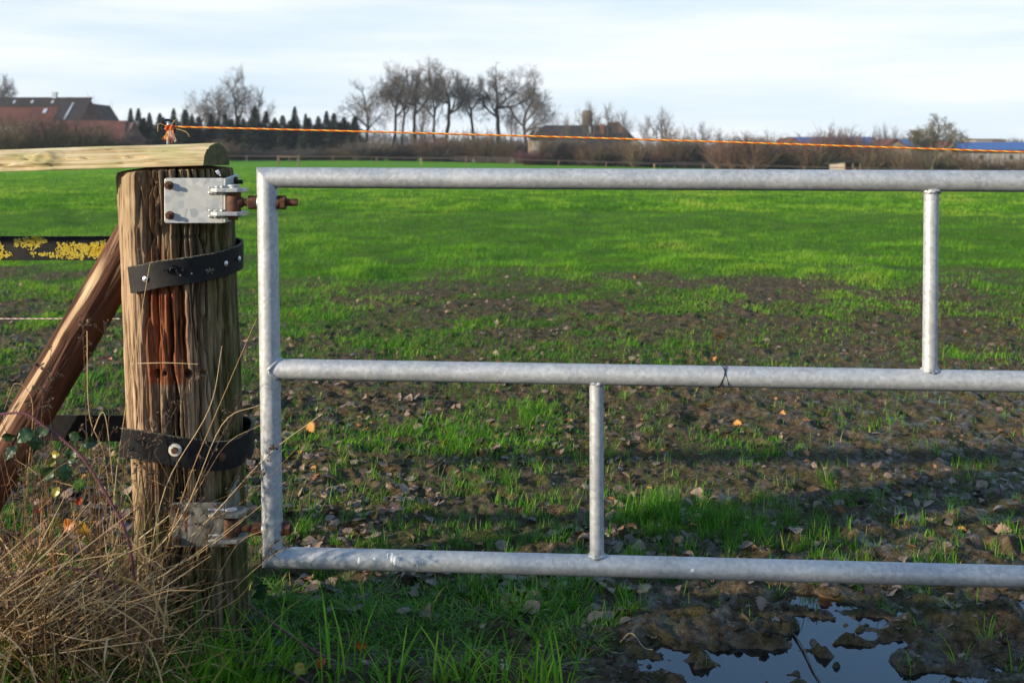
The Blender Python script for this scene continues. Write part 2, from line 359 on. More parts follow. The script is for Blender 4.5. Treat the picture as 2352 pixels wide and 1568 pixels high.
M['sheet'] = simple('pale_sheet', (0.42, 0.46, 0.52), 0.5, 0.15, 1, 0.2, bump=0)
M['fence'] = simple('fence_wood', (0.16, 0.105, 0.075), 0.9, 0.35, 3, bump=0)
M['fence_pale'] = simple('pale_fence_wood', (0.36, 0.25, 0.14), 0.9, 0.3, 3, bump=0)
M['fence_rail'] = simple('dark_fence_rail', (0.060, 0.050, 0.048), 0.9, 0.3, 3, bump=0)
M['black'] = simple('deep_shade_board', (0.02, 0.025, 0.03), 0.8, 0.3, 3, bump=0)
M['dropping'] = simple('bird_dropping', (0.72, 0.72, 0.70), 0.8, 0.1, 200, bump=0)

# ------------------------------------------------------------------ terrain
def blobs(x, y, L):
    t = np.zeros_like(x)
    for u, v, ru, rv, a in L:
        d = ZC*F/(v-HZ); cx = (u-1176)/F*d; rx = ru/F*d; ry = rv*d*d/(F*ZC)
        q = ((x-cx)/rx)**2+((y-d)/ry)**2
        t = np.maximum(t, a*np.exp(-q*0.9))
    return t
GRASS_B = [(1560, 1185, 170, 55, 1.0), (1700, 1215, 110, 45, 1.0), (1460, 1200, 70, 50, .9), (1830, 1215, 45, 30, .9), (1080, 1010, 190, 55, .62), (1240, 965, 60, 45, .9),
           (1960, 1150, 75, 22, .85), (1925, 1222, 28, 22, 1.0), (1910, 1120, 25, 30, .8), (700, 740, 220, 40, .7), (900, 800, 260, 30, .65), (1180, 880, 200, 25, .5),
           (840, 1080, 120, 30, .45), (700, 1235, 60, 22, .6), (1300, 800, 300, 30, .5), (1700, 790, 300, 30, .4), (230, 870, 70, 30, .8), (2200, 820, 200, 30, .5), (600, 850, 60, 60, .7)]
PUD_B = [(1880, 1445, 110, 46, 1.0), (1760, 1500, 130, 26, 1.0), (1790, 1530, 150, 34, 1.0), (1960, 1530, 110, 40, 1.0), (1650, 1562, 210, 28, 1.0), (1850, 1372, 60, 20, 1.0), (2345, 1385, 80, 20, 1.0), (1640, 1492, 120, 22, 1.0), (1560, 1520, 100, 20, 1.0), (1960, 1400, 80, 18, 1.0), (2010, 1480, 80, 22, 1.0), (2120, 1550, 120, 18, .9), (2030, 1400, 60, 10, .6), (1990, 1590, 200, 14, .9)]
WATER = -0.014
def mudness(x, y):
    n = fbm(x/2.2, y/2.2, 3, 5)
    return 1-ss(8.5, 13.0, y+6.0*(n-0.5)-0.5*ss(0, 1, -x-0.9)*ss(4, 6, y)*(1-ss(9, 12, y))+4*(fbm(x/0.6, y/0.9, 3, 6)-0.5))
def gz(x, y):
    x = np.asarray(x, float); y = np.asarray(y, float)
    far = -2.2*ss(-45, 90, x)*ss(15, 150, y)
    z = far+0.022*(fbm(x/3.0, y/3.0, 2, 11)-0.5)*ss(2.5, 6, y)+0.22*(fbm(x/14, y/14, 2, 12)-0.5)*ss(15, 40, y)
    mud = mudness(x, y)*ss(-3, 1, y)
    fade = 1-ss(14, 30, y)
    c1 = fbm(x/0.22, y/0.22, 4, 21); c2 = fbm(x/0.055, y/0.055, 3, 31)
    rg = 1-np.abs(2*fbm(x/0.30, y/0.34, 3, 41)-1)
    c3 = fbm(x/0.019, y/0.021, 3, 33)
    hx = np.floor(x/0.19); hy = np.floor(y/0.19); hp = 0
    for ox in (-1, 0, 1):
        for oy in (-1, 0, 1):
            ix, iy = hx+ox, hy+oy; qx = (ix+0.15+0.7*hsh(ix, iy, 201))*0.19; qy = (iy+0.15+0.7*hsh(ix, iy, 202))*0.19; on = (hsh(ix, iy, 203) > 0.52)*1.0
            q = np.sqrt((x-qx)**2+((y-qy)*0.85)**2)/(0.040+0.02*hsh(ix, iy, 204))*(1+0.5*(c2-0.5)); hp = hp+on*(-0.013*np.exp(-q**6)+0.009*np.exp(-((q-1.25)/0.28)**2))
    z = z+mud*fade*(0.016*(c1-0.5)+0.024*(c2-0.5)+0.016*(c3-0.5)*(1-ss(5, 8, y))+0.022*np.maximum(0, rg-0.74)*2.2+hp*(1-ss(8, 13, y)))
    z = z+(1-mud)*(1-ss(40, 90, y))*(0.13*(fbm(x/0.9, y/0.9, 3, 51)-0.5)+0.05*(fbm(x/0.3, y/0.3, 2, 52)-0.5))
    right = ss(0.15, 0.6, x)*(1-ss(3.1, 3.8, y))*ss(2.0, 2.3, y)
    z = z+right*(0.052*(fbm(x/0.13, y/0.11, 4, 61)-0.50)+0.022*(fbm(x/0.035, y/0.03, 3, 62)-0.5))
    pb = np.minimum(1, 1.25*blobs(x, y, PUD_B)); z = z-pb*(0.056-0.050*(fbm(x/0.045, y/0.035, 3, 63)-0.42)-0.040*ss(0.58, 0.72, fbm(x/0.085, y/0.06, 3, 64)))
    # small bank on the near side of the gate, left of the puddles
    z = z+0.03*(1-ss(2.55, 2.75, y))*(1-ss(0.2, 0.5, x))
    # lump of dug soil at the right edge
    q = blobs(x, y, [(2290, 1440, 95, 26, 1.0)]); z = z+q*(0.06+0.06*(c2-0.4))
    return z
def grassy(x, y):
    g = 1-mudness(x, y)
    pn = fbm(x/0.55, y/0.8, 3, 71)
    g = np.maximum(g, 0.62*ss(0.42, 0.60, pn)*ss(3.1, 4.2, y)*(0.5+0.5*ss(5, 8, y))*(1-0.45*ss(0.8, 2.2, x)*(1-ss(7, 10, y))))
    g = np.maximum(g, blobs(x, y, GRASS_B)*ss(0.30, 0.55, fbm(x/0.12, y/0.12, 2, 72)+0.12))
    g = np.maximum(g, 0.34*ss(5.0, 8.0, y)*ss(0.3, 0.6, fbm(x/0.2, y/0.3, 2, 75)))
    return np.clip(g, 0, 1)
def build_ground():
    ys = [-40, -20, -10, -5, -2, 0, 1.2, 1.9]; y = 2.2
    while y < 1500:
        ys.append(y); y += max(0.005, 0.0040*y*(1 if y < 12 else 2.2 if y < 30 else 5))
    ys = np.array(ys+[1500, 2500])
    NI, NO = 760, 46
    t = np.concatenate([-1-(np.linspace(1, 0, NO, endpoint=False)**2.2), np.linspace(-1, 1, NI), 1+(np.linspace(0, 1, NO+1)[1:]**2.2)])
    yy = np.maximum(ys, 2.2); wi = 0.52*yy+0.35; wo = 1.4*yy+30
    T, YI = np.meshgrid(t, np.arange(len(ys)))
    WI = wi[YI]; WO = wo[YI]; Y = ys[YI]
    X = np.where(np.abs(T) <= 1, T*WI, np.sign(T)*(WI+(np.abs(T)-1)*WO))
    Z = gz(X, Y); G = grassy(X, Y); Wt = (1-G)*(0.25+0.75*np.maximum(ss(0.0, 0.5, X)*(1-ss(3.4, 4.6, Y)), ss(0.6, 1.6, X)*(1-ss(5, 8, Y))))
    nr, nc = X.shape
    i = np.arange(nr*nc).reshape(nr, nc)
    Fq = np.stack([i[:-1, :-1], i[:-1, 1:], i[1:, 1:], i[1:, :-1]], -1).reshape(-1, 4)
    t = NT('muddy_field'); c = t.coord(); n1 = t.noise(c, 3.5, 6, 0.6); n2 = t.noise(c, 38, 6, 0.65); n3 = t.noise(c, 150, 4, 0.6); n4 = t.noise(t.coord((0.05, 0.16, 0.1)), 1.0, 5, 0.6)
    mud = t.ramp(n2, [(0.30, (0.030, 0.020, 0.012)), (0.5, (0.096, 0.066, 0.039)), (0.70, (0.195, 0.136, 0.084))])
    moss = t.mr(t.noise(c, 7, 7, 0.7), 0.44, 0.62, 0, 0.6)
    mud = t.mix(moss, mud, t.ramp(n3, [(0.3, (0.026, 0.032, 0.007)), (0.7, (0.080, 0.092, 0.018))]))
    sx = t.n('ShaderNodeSeparateXYZ'); t.l(c, sx.inputs[0]); gr = t.mix(0.6, t.ramp(n4, [(0.3, (0.085, 0.21, 0.010)), (0.55, (0.135, 0.29, 0.014)), (0.75, (0.18, 0.32, 0.02))]), t.ramp(n1, [(0.3, (0.05, 0.16, 0.008)), (0.7, (0.12, 0.30, 0.018))]))
    gr = t.mix(t.mr(sx.outputs[1], 25, 75), t.ramp(n2, [(0.3, (0.045, 0.095, 0.012)), (0.7, (0.105, 0.20, 0.018))]), gr)
    ga = t.mr(t.attr('green'), 0.45, 0.95)
    k = t.mix(ga, mud, gr)
    wet = t.mr(t.noise(t.coord((1, 0.55, 1)), 15, 7, 0.7), 0.47, 0.60); near = t.attr('wet'); wet = t.math('MULTIPLY', wet, near); rg = t.mr(wet, 0, 1, 0.85, 0.20)
    h = t.math('ADD', t.math('MULTIPLY', n3, 0.45), n2)
    m = t.done(k, rg, 0, t.bump(h, 0.9, 0.02), t.mr(wet, 0, 1, 0.06, 0.45))
    o = np_mesh('ground', np.stack([X, Y, Z], -1).reshape(-1, 3), [Fq], m, attrs={'green': G.ravel(), 'wet': Wt.ravel()})
    tag(o, 'flat muddy pasture turning to bright green grass in the distance', 'field', kind='structure')
build_ground()
# puddle water: one sheet lying in the hollows on the near right
def build_water():
    t = NT('puddle_water'); n = t.noise(t.coord(), 9, 3)
    m = t.done((0.010, 0.010, 0.010), 0.03, 0, t.bump(n, 0.06, 0.004), 1.0)
    nx, ny = 60, 40; xs = np.linspace(0.30, 2.2, nx); ys = np.linspace(1.9, 3.6, ny); X, Y = np.meshgrid(xs, ys)
    i = np.arange(nx*ny).reshape(ny, nx); Fq = np.stack([i[:-1, :-1], i[:-1, 1:], i[1:, 1:], i[1:, :-1]], -1).reshape(-1, 4)
    keep = (gz(X, Y) < WATER+0.012); k2 = keep.ravel()[Fq].any(1)
    o = np_mesh('water', np.stack([X, Y, np.full_like(X, WATER)], -1).reshape(-1, 3), [Fq[k2]], m)
    tag(o, 'shallow puddles of still water lying in the mud, reflecting blue sky', 'puddle', kind='structure')
build_water()

# ------------------------------------------------------------------ gate post
def smooth_z(tab, z): return np.interp(z, [a for a, _ in tab], [b for _, b in tab])
PD = 2.85
ZT = P(404, 386, PD-0.05).z; ZB = -0.12
def post_cx(z):  # leaning post centre line
    z0, z1 = P(404, 390, PD).z, P(446, 1478, PD).z
    return np.interp(z, [z1, z0], [P(446, 1478, PD).x, P(404, 390, PD).x])+0*z
def post_r(z): return np.interp(z, [0, 0.55, 1.17], [0.1345, 0.1385, 0.142])
def build_post():
    root = empty('gate_post', (float(post_cx(0.0)), PD, 0), 'thick weathered round wooden gate post with deep cracks, a rust stain and two hinge brackets', 'gate post')
    rng = np.random.default_rng(3)
    NA, NZ = 1000, 420
    th = np.linspace(-math.pi, math.pi, NA, endpoint=False); z = np.linspace(ZB, ZT, NZ)
    TH, Zg = np.meshgrid(th, z); Rr = post_r(Zg); S = TH*0.14
    wob = 0.014*(fbm(Zg*3.0, S*6, 3, 3)-0.5)+0.005*(fbm(Zg*11, S*14, 2, 4)-0.5); Sw = S+wob
    def per(fx, fz, s, o):  # noise that closes round the post
        w = (TH+math.pi)/(2*math.pi); L = 2*math.pi*0.14
        a = fbm((Sw)*fx, Zg*fz, o, s); b = fbm((Sw-L)*fx, Zg*fz, o, s); k = np.clip((w-0.9)/0.1, 0, 1)
        return a*(1-k)+b*k
    n1 = per(100, 3.0, 10, 3); n2 = per(190, 7.0, 20, 3); n3 = per(12, 0.9, 30, 2)
    n4 = per(45, 2.5, 60, 3); sm = 0.25+0.75*ss(-0.085, -0.03, S)
    D = -0.0120*sm*ss(0.46, 0.38, n1)-0.0100*sm*ss(0.42, 0.35, n4)-0.0026*(n2-0.5)*2+0.010*(n3-0.5)
    D -= 0.012*ss(0.40, 0.28, per(30, 1.0, 44, 2))
    for k in range(58):   # long drying cracks
        s0 = rng.uniform(-0.44, 0.44); za = rng.uniform(-0.1, 1.0); zb = za+rng.uniform(0.15, 0.7); s0 = s0 if (s0 > -0.07 or s0 < -0.3 or k % 3 == 0) else -s0; wd_ = rng.uniform(0.0012, 0.0030); dp = rng.uniform(0.010, 0.034)
        if k < 12: zb = ZT+0.2; za = rng.uniform(0.4, 1.0); dp *= 1.1
        cs = s0+0.022*(vn(Zg*5+k*9, Zg*0+k, 77)-0.5)+0.010*(vn(Zg*17+k*5, Zg*0, 78)-0.5)
        env = ss(za, za+0.12, Zg)*(1-ss(zb-0.12, zb, Zg))
        D -= dp*env*np.exp(-((S-cs)/wd_)**2)
    for k, (s0, za, zb) in enumerate(((-0.046, .62, 1.3), (-0.012, .70, 1.3), (0.022, .45, 1.0), (0.055, .62, 1.3), (0.085, .1, .95), (-0.075, .05, .55), (-0.03, -.1, .52), (0.006, -.1, .66), (0.04, -.1, .5), (0.07, .0, .6), (-0.055, .42, .78), (0.10, .55, 1.3))):
        cs = s0+0.030*(vn(Zg*4.3+k*13, Zg*0+k, 177)-0.5)+0.014*(vn(Zg*13+k*7, Zg*0, 178)-0.5)+0.004*(vn(Zg*45+k*3, Zg*0, 179)-0.5)
        w_ = 0.0030*(0.4+1.3*vn(Zg*9+k*5, Zg*0, 180)); D -= 0.030*ss(za, za+0.15, Zg)*(1-ss(zb-0.15, zb, Zg))*np.exp(-((S-cs)/w_)**2)
    # weathered rounded top rim, chipped between the cracks
    D -= 0.006*ss(ZT-0.012, ZT, Zg)*per(60, 0.5, 90, 2)
    # old bolt holes
    for u, v, r_ in ((353, 860, 0.0098), (432, 860, 0.0098), (380, 857, 0.005), (467, 862, 0.0045), (330, 617, 0.008), (337, 1055, 0.004)):
        p = P(u, v, PD-0.135); dx = p.x-post_cx(p.z); sth = math.asin(max(-.99, min(.99, float(dx/post_r(p.z)))))
        q = ((S-sth*0.14)**2+((Zg-p.z)*1.0)**2)**0.5
        D -= 0.05*(1-ss(r_*0.75, r_*1.15, q))
    # horizontal scar under the bracket
    p = P(465, 545, PD-0.13); D -= 0.007*np.exp(-((Zg-p.z)/0.0035)**2)*ss(0.02, 0.03, S)*(1-ss(0.085, 0.1, S))
    RR = Rr+D
    X = post_cx(Zg)+RR*np.sin(TH); Y = PD-RR*np.cos(TH); Zo = Zg; Zg = Zg+(0.040*RR*np.sin(TH)-0.006)*ss(ZT-0.12, ZT, Zg)
    V = np.stack([X, Y, Zg], -1).reshape(-1, 3)
    i = np.arange(NA*NZ).reshape(NZ, NA); j = np.roll(i, -1, 1)
    Fq = np.stack([i[:-1], j[:-1], j[1:], i[1:]], -1).reshape(-1, 4)
    # top: concentric rings, radial cracks carried in
    rings = 14; base = len(V); tops = []
    topz = 0.012
    for k in range(1, rings+1):
        f = 1-k/rings
        tt = RR[-1]*f; zz = ZT+0.040*tt*np.sin(th)-0.006+topz*(1-f*f)+0.004*(vn(th*30, th*0+k*2.0, 5)-0.5)*f
        tops.append(np.stack([post_cx(ZT)+tt*np.sin(th), PD-tt*np.cos(th), zz], -1))
    V = np.concatenate([V]+tops)
    FF = [Fq]; prev = i[-1]
    for k in range(rings):
        cur = base+k*NA+np.arange(NA)
        FF.append(np.stack([prev, np.roll(prev, -1), np.roll(cur, -1), cur], -1)); prev = cur
    # stains that stay with the wood: rust under the old bracket, green algae on the weather side and at the foot, deepened there to paint in shade
    def uv(p_z, s): return s, p_z
    zt_, zb_ = P(400, 560, 2.71).z, P(400, 884, 2.71).z
    nst = fbm(S*70, Zg*5, 3, 8)
    st = ss(-0.058, -0.046, S+0.008*(nst-0.5))*(1-ss(0.040, 0.062, S+0.02*(nst-0.5)))*ss(zb_-0.004, zb_+0.004, Zg)*(1-ss(zt_-0.12, zt_+0.02, Zg+0.08*(nst-0.5)))
    st = np.maximum(st, 0.55*ss(0.05, 0.065, S)*(1-ss(0.075, 0.1, S))*ss(zb_-0.1, zb_+0.05, Zg)*(1-ss(zt_-0.25, zt_-0.1, Zg))*nst*1.3)
    al = 0.75*ss(0.095, 0.16, np.abs(S+0.02)*np.where(S > -0.02, 1, 0.0))+1.0*(1-ss(0.20, 0.62, Zg+0.15*nst))+0.35*ss(0.9, 1.15, Zg)
    bl = np.clip(0.95*(1-ss(-0.105, -0.045, S+0.05*(n3-0.5)))+0.9*ss(0.045, 0.06, S+0.03*(n3-0.5))*(1-ss(0.10, 0.13, S))*(1-ss(0.75, 0.9, Zg)), 0, 1)
    e = np.zeros(rings*NA)
    np_mesh('post', V, FF, M['post'], None, True, {'stain': np.concatenate([np.clip(st, 0, 1).ravel(), e]), 'algae_shade': np.concatenate([np.clip(al, 0, 1).ravel(), e+0.3]), 'bleach': np.concatenate([bl.ravel(), e+0.4])})
    po = bpy.data.objects['post']; po.parent = root; po.location = -root.location
    return root
POST = build_post()
def rel(root, o):  # geometry was written in world coordinates
    o.location = -Vector(root.location) if o.parent == root else o.location
    return o
def hexnut(mb, c, ax, r, h, seg=6): mb.lathe(c, ax, [(0, r*0.93), (h*0.08, r), (h*0.92, r), (h, r*0.93)], seg)
BD = 2.70        # depth of hinge plates, pins and the gate's hinge stile
def bracket(vt, vb, ul, ur, lugs, bolts, pin_u, extra, mat='plate'):
    pl = MB(); th = 0.006
    a, b = P(ul, vb, BD), P(ur, vt, BD); x0, x1, z0, z1 = a.x, b.x, a.z, b.z; rc = 0.006
    poly = []
    for cx, cz, s in ((x0+rc, z0+rc, 180), (x1, z0, None), (x1, z1, None), (x0+rc, z1-rc, 90)):
        if s is None: poly.append((cx, BD, cz))
        else:
            for k in range(5):
                an = R(s+ (0 if s == 180 else 0)+k*22.5); poly.append((cx+rc*math.cos(an), BD, cz+rc*math.sin(an)))
    pl.prism(poly, (0, th, 0))
    up = extra  # flange of the angle, running back along the post's right side
    pl.prism([(x1, BD+0.0005, z0+0.001), (x1, BD+0.125, z0+0.004), (x1, BD+0.125, z1+0.002+up), (x1, BD+0.0005, z1-0.001)], (0.006, 0, 0))
    br = rel(POST, pl.build('hinge_bracket', M[mat], POST, bevel=0.0018))
    off = Vector((0, 0, 0))
    for v in lugs:
        lz = P(0, v, BD-0.01).z; lg = MB()
        xs = P(484, v, BD).x; xe = P(566, v, BD).x
        yf, yb = BD-0.034, BD+0.036
        po = [(xs, BD-0.001, lz), (xs+0.006, yf+0.012, lz), (xs+0.022, yf, lz), (xe-0.014, yf+0.004, lz), (xe, yf+0.02, lz), (xe, yb-0.016, lz), (xe-0.012, yb, lz), (x1+0.008, yb, lz), (x1+0.008, BD-0.001, lz)]
        lg.prism(po, (0, 0, -0.0095)); lg.build('lug', M[mat], br, bevel=0.0015)
        w = MB()   # weld bead along the root of the lug
        rr = random.Random(int(v))
        w.tube([(xs-0.004+(x1-xs+0.008)*k/14, BD-0.001+rr.uniform(-.001, .001), lz-0.012+rr.uniform(-.0012, .0012)) for k in range(15)], [0.003+rr.uniform(0, 0.0018) for k in range(15)], 6)
        w.tube([(xs-0.004+(x1-xs+0.004)*k/14, BD-0.001+rr.uniform(-.001, .001), lz+0.002+rr.uniform(-.0012, .0012)) for k in range(15)], [0.0025+rr.uniform(0, 0.0018) for k in range(15)], 6)
        w.build('weld', M['plate'], br, smooth=True)
    for u, v in bolts:
        c = P(u, v, BD); m = MB(); m.lathe(c+Vector((0, 0.002, 0)), (0, -1, 0), [(0, 0.0105), (0.003, 0.0105)], 20)
        hexnut(m, c+Vector((0, -0.001, 0)), (0.05, -1, 0.1), 0.0098, 0.009); m.lathe(c+Vector((0, -0.009, 0)), (0.05, -1, 0.1), [(0, 0.0052), (0.010, 0.005), (0.011, 0.0042)], 12)
        m.build('bolt', M['rust'], br, auto=35)
    zt, zb = P(0, lugs[0], BD).z, P(0, lugs[1], BD).z-0.0095; px = P(pin_u, 460, BD).x
    m = MB(); m.lathe((px, BD, zt), (0, 0, 1), [(0, 0.010), (0.004, 0.010), (0.0045, 0.0145), (0.0072, 0.0145), (0.008, 0.012)], 22); m.build('pin_head', M['galv'], br, auto=35)
    m = MB(); m.lathe((px-0.002, BD, zb), (0, 0, -1), [(0, 0.018), (0.003, 0.0175), (0.0035, 0.0125), (0.010, 0.0115), (0.011, 0.008)], 20); m.build('pin_nut', M['rust'], br, auto=35)
    return br, x1, z1
br1, bx, bz = bracket(409, 513, 377, 513, (432, 486), ((388, 426), (390, 495)), 537, 0.006)
m = MB(); c = Vector((bx+0.004, BD+0.085, bz-0.008)); hexnut(m, c, (1, 0, 0), 0.0095, 0.009); m.lathe(c+Vector((0.008, 0, -0.003)), (1, 0, 0), [(0, 0.0052), (0.014, 0.0052)], 10); m.build('screw', M['dark_steel'], br1, auto=35)
m = MB(); m.box((bx-0.018, BD+0.03, bz+0.010), (0.004, 0.003, 0.014), Matrix.Rotation(R(-30), 3, 'Y')); m.box((bx-0.0205, BD+0.029, bz+0.0135), (0.008, 0.003, 0.010), Matrix.Rotation(R(-30), 3, 'Y')); m.build('nail', M['zinc'], br1, bevel=0.001)
br2, bx, bz = bracket(1154, 1256, 394, 516, (1175, 1233), ((404, 1168), (407, 1240)), 531, 0.03, 'plate_dirty_shade')
m = MB(); c = Vector((bx+0.004, BD+0.10, bz+0.012)); hexnut(m, c, (1, 0, 0), 0.009, 0.008); m.build('screw', M['dark_steel'], br2, auto=35)
m = MB(); rr = random.Random(4)
m.prism([P(420, 1176, BD-0.0012), P(428, 1175, BD-0.0012), P(432, 1181, BD-0.0012), P(430, 1190, BD-0.0012), P(427, 1200, BD-0.0012), P(427, 1222, BD-0.0012), P(424, 1222, BD-0.0012), P(424, 1195, BD-0.0012), P(420, 1186, BD-0.0012)][::-1], (0, 0.0010, 0))
m.build('rust_streak', simple('orange_rust', (0.42, 0.12, 0.02), 0.8, 0.3, 90), br2)

# ------------------------------------------------------------------ galvanised gate
GU0 = 613
def gd(u): return BD/(1+0.0413*(u-GU0)/1739)
def G(u, v): return P(u, v, gd(u))
GATE = empty('field_gate', G(618, 1480), 'galvanised tubular steel gate with three rails hung on the wooden post', 'gate')
def pipe(name, p0, p1, r, n0=None, n1=None, seg=40, rings=40, sag=0.0, wob=0.0005, sd=0):
    p0, p1 = Vector(p0), Vector(p1); ax = (p1-p0).normalized(); nx = Vector((0, 1, 0)).cross(ax).normalized(); ny = ax.cross(nx)
    vs = []; L = (p1-p0).length; rr = random.Random(sd)
    for i in range(rings+1):
        t = i/rings; c = p0.lerp(p1, t)+Vector((0, 0, -sag*4*t*(1-t)))
        rad = r*(1+rr.uniform(-1, 1)*wob/r*0.3)
        for k in range(seg):
            a = 2*math.pi*k/seg; o = (nx*math.cos(a)+ny*math.sin(a))*rad; q = c+o
            for pl, n, on in ((p0, n0, t < 0.3), (p1, n1, t > 0.7)):
                if n is not None and on:   # mitre: slide along the axis to the cutting plane, more so close to the end
                    sh = (pl-(pl+o)).dot(n)/ax.dot(n); w = max(0, 1-abs(t-(0 if pl is p0 else 1))*L/0.08) if i not in (0, rings) else 1
                    q = q+ax*sh*w
            vs.append(q)
    fs = [(i*seg+k, i*seg+(k+1) % seg, (i+1)*seg+(k+1) % seg, (i+1)*seg+k) for i in range(rings) for k in range(seg)]
    fs += [tuple(range(seg))[::-1], tuple(rings*seg+k for k in range(seg))]
    m = MB(); m.add(vs, fs); return rel(GATE, m.build(name, M['galv'], GATE, auto=50))
RP = 23.7/F*BD
UE = 3650
cTL, cBL = G(613.5, 408), G(626.5, 1279)
def ext(uA, vA, uB, vB, u): return vA+(vB-vA)*(u-uA)/(uB-uA)
cTR, cBR = G(UE, ext(613, 408, 2352, 416.5, UE)), G(UE-10, ext(626, 1279, 2352, 1323.5, UE))
dTop = (cTR-cTL).normalized(); dSt = (cBL-cTL).normalized(); dBot = (cBR-cBL).normalized(); dSt2 = (cBR-cTR).normalized()
stile = pipe('stile', cTL, cBL, RP, (dTop-dSt).normalized(), (dSt+dBot).normalized(), sd=1)
pipe('stile', cTR, cBR, RP, (dTop+dSt2).normalized(), (dSt2-dBot).normalized(), sd=2)
top_rail = pipe('rail', cTL, cTR, RP, (dTop-dSt).normalized(), (dTop+dSt2).normalized(), rings=90, sd=3)
mid_rail = pipe('rail', G(623, 847), G(UE-5, ext(630, 847, 2352, 876, UE)), RP*0.99, rings=90, sd=4)
bot_rail = pipe('rail', cBL, cBR, RP, (dSt+dBot).normalized(), (dSt2-dBot).normalized(), rings=90, sd=5)
top_rail['label'] = 'top rail of the gate'; mid_rail['label'] = 'middle rail of the gate'; bot_rail['label'] = 'bottom rail of the gate, spattered with bird droppings'
RS = 16.2/F*gd(1370)
pipe('strut', G(1370, 855), G(1371, 1296), RS, rings=24, seg=28, sd=6)
pipe('strut', G(2139.5, 418), G(2135.5, 868), 16.8/F*gd(2139), rings=24, seg=28, sd=7)
pipe('strut', G(2900, 870), G(2899, 1330), RS, rings=24, seg=28, sd=8)
def weldring(c, ax, r, sd=0, rw=0.0032):
    rr = random.Random(sd); m = MB(); ax = Vector(ax).normalized(); n = ax.orthogonal().normalized(); b = ax.cross(n)
    pts = [Vector(c)+(n*math.cos(k*2*math.pi/28)+b*math.sin(k*2*math.pi/28))*(r+rr.uniform(-.0016, .0008))+ax*rr.uniform(-.0025, .0025) for k in range(29)]
    m.tube(pts, [rw*rr.uniform(0.45, 1.25) for _ in pts], 7); return rel(GATE, m.build('weld', M['galv'], GATE, smooth=True))
for q, (u, v) in enumerate(((1370, 879), (1371, 1275), (2139.5, 440), (2136, 851))): weldring(G(u, v), (0, 0, 1), RS*1.03, q, 0.0048)
def saddle(c, sd):      # weld where the middle rail meets the stile: follows both round tubes
    m = MB(); rr = random.Random(sd); pts = []
    for k in range(37):
        a = 2*math.pi*k/36; y = -RP*math.cos(a)*1.01; z = RP*math.sin(a)*1.01; x = math.sqrt(max(0, (RP*1.01)**2-y*y))
        pts.append(Vector(c)+Vector((max(x, 0.004), y, z))+Vector((rr.uniform(-.0007, .0007),)*3))
    m.tube(pts, [0.0040*rr.uniform(0.7, 1.3) for _ in pts], 7); return rel(GATE, m.build('weld', M['galv'], GATE, smooth=True))
saddle(G(619.5, 847), 4)
def eyebolt(v, pin_u, xr, sd):
    c = P(pin_u, v, BD); top = 24/F*BD
    root = MB(); root.lathe(c+Vector((0, 0, -top)), (0, 0, 1), [(0, 0.0165), (0.001, 0.0172), (2*top-0.001, 0.0172), (2*top, 0.0165)], 32)
    root.lathe(c+Vector((0.012, 0, 0)), (1, 0, 0), [(0, 0.014), (0.008, 0.0128), (0.011, 0.0095)], 20)
    e = rel(GATE, root.build('eye_bolt', M['rust'], GATE, auto=40))
    prof = []; x = 0.020; x_end = P(xr, v, BD).x-c.x
    while x < x_end:
        prof += [(x, 0.0082), (x+0.0012, 0.0092)]; x += 0.0024
    prof.append((x_end+0.001, 0.0075))
    m = MB(); m.lathe(c, (1, 0, 0), prof, 18); m.build('threaded_rod', M['rust'], e, auto=60)
    su = 613.5+(v-408)*13/871
    for s, a in ((-1, su-25), (1, su+24)):
        p = P(a, v, BD); m = MB()
        m.lathe(p, (s, 0, 0), [(0, 0.0165), (0.004, 0.0165)], 24); m.build('washer', M['rust'], e, auto=40)
        m = MB(); hexnut(m, p+Vector((s*0.004, 0, 0)), (s, 0.0, 0.0), 0.0172, 0.0155); m.build('nut', M['rust'], e, auto=35)
        m = MB(); m.lathe(p+Vector((-s*0.012, 0, 0)), (s, 0, 0), [(0, 0.017), (0.009, 0.0155), (0.0118, 0.0135)], 22); m.build('bush', M['galv'], e, auto=50)
eyebolt(465, 537, 682, 1); eyebolt(1213, 531, 672, 2)
# droppings on the bottom rail
def dropping(u, v, w, h, sd):
    rr = random.Random(sd); m = MB(); pts = []
    d = gd(u); c = G(u, ext(626, 1279, 2352, 1323.5, u))
    N = 14
    for j, s in ((0, 1.0), (1, 0.5)):
        for k in range(N):
            a = 2*math.pi*k/N; q = rr.uniform(0.75, 1.2)*s
            du, dv = u+w*math.cos(a)*q, v+h*math.sin(a)*q
            zz = P(du, dv, d).z; off = zz-c.z; y = c.y-math.sqrt(max(1e-6, (RP+0.0006+0.0008*j)**2-off**2))
            pts.append(Vector(((du-1176)/F*d, y, zz)))
    fs = [(k, (k+1) % N, N+(k+1) % N, N+k) for k in range(N)]+[tuple(range(N, 2*N))]
    m.add(pts, fs); o = m.build('bird_dropping', M['dropping'], bot_rail, smooth=True)
for q, a in enumerate(((828, 1279, 3.5, 8), (863, 1274, 4, 3), (903, 1273, 4, 9), (909, 1280, 4, 10), (893, 1269, 2, 5), (961, 1290, 2, 2), (1587, 1301, 4.5, 5))): dropping(*a, q)
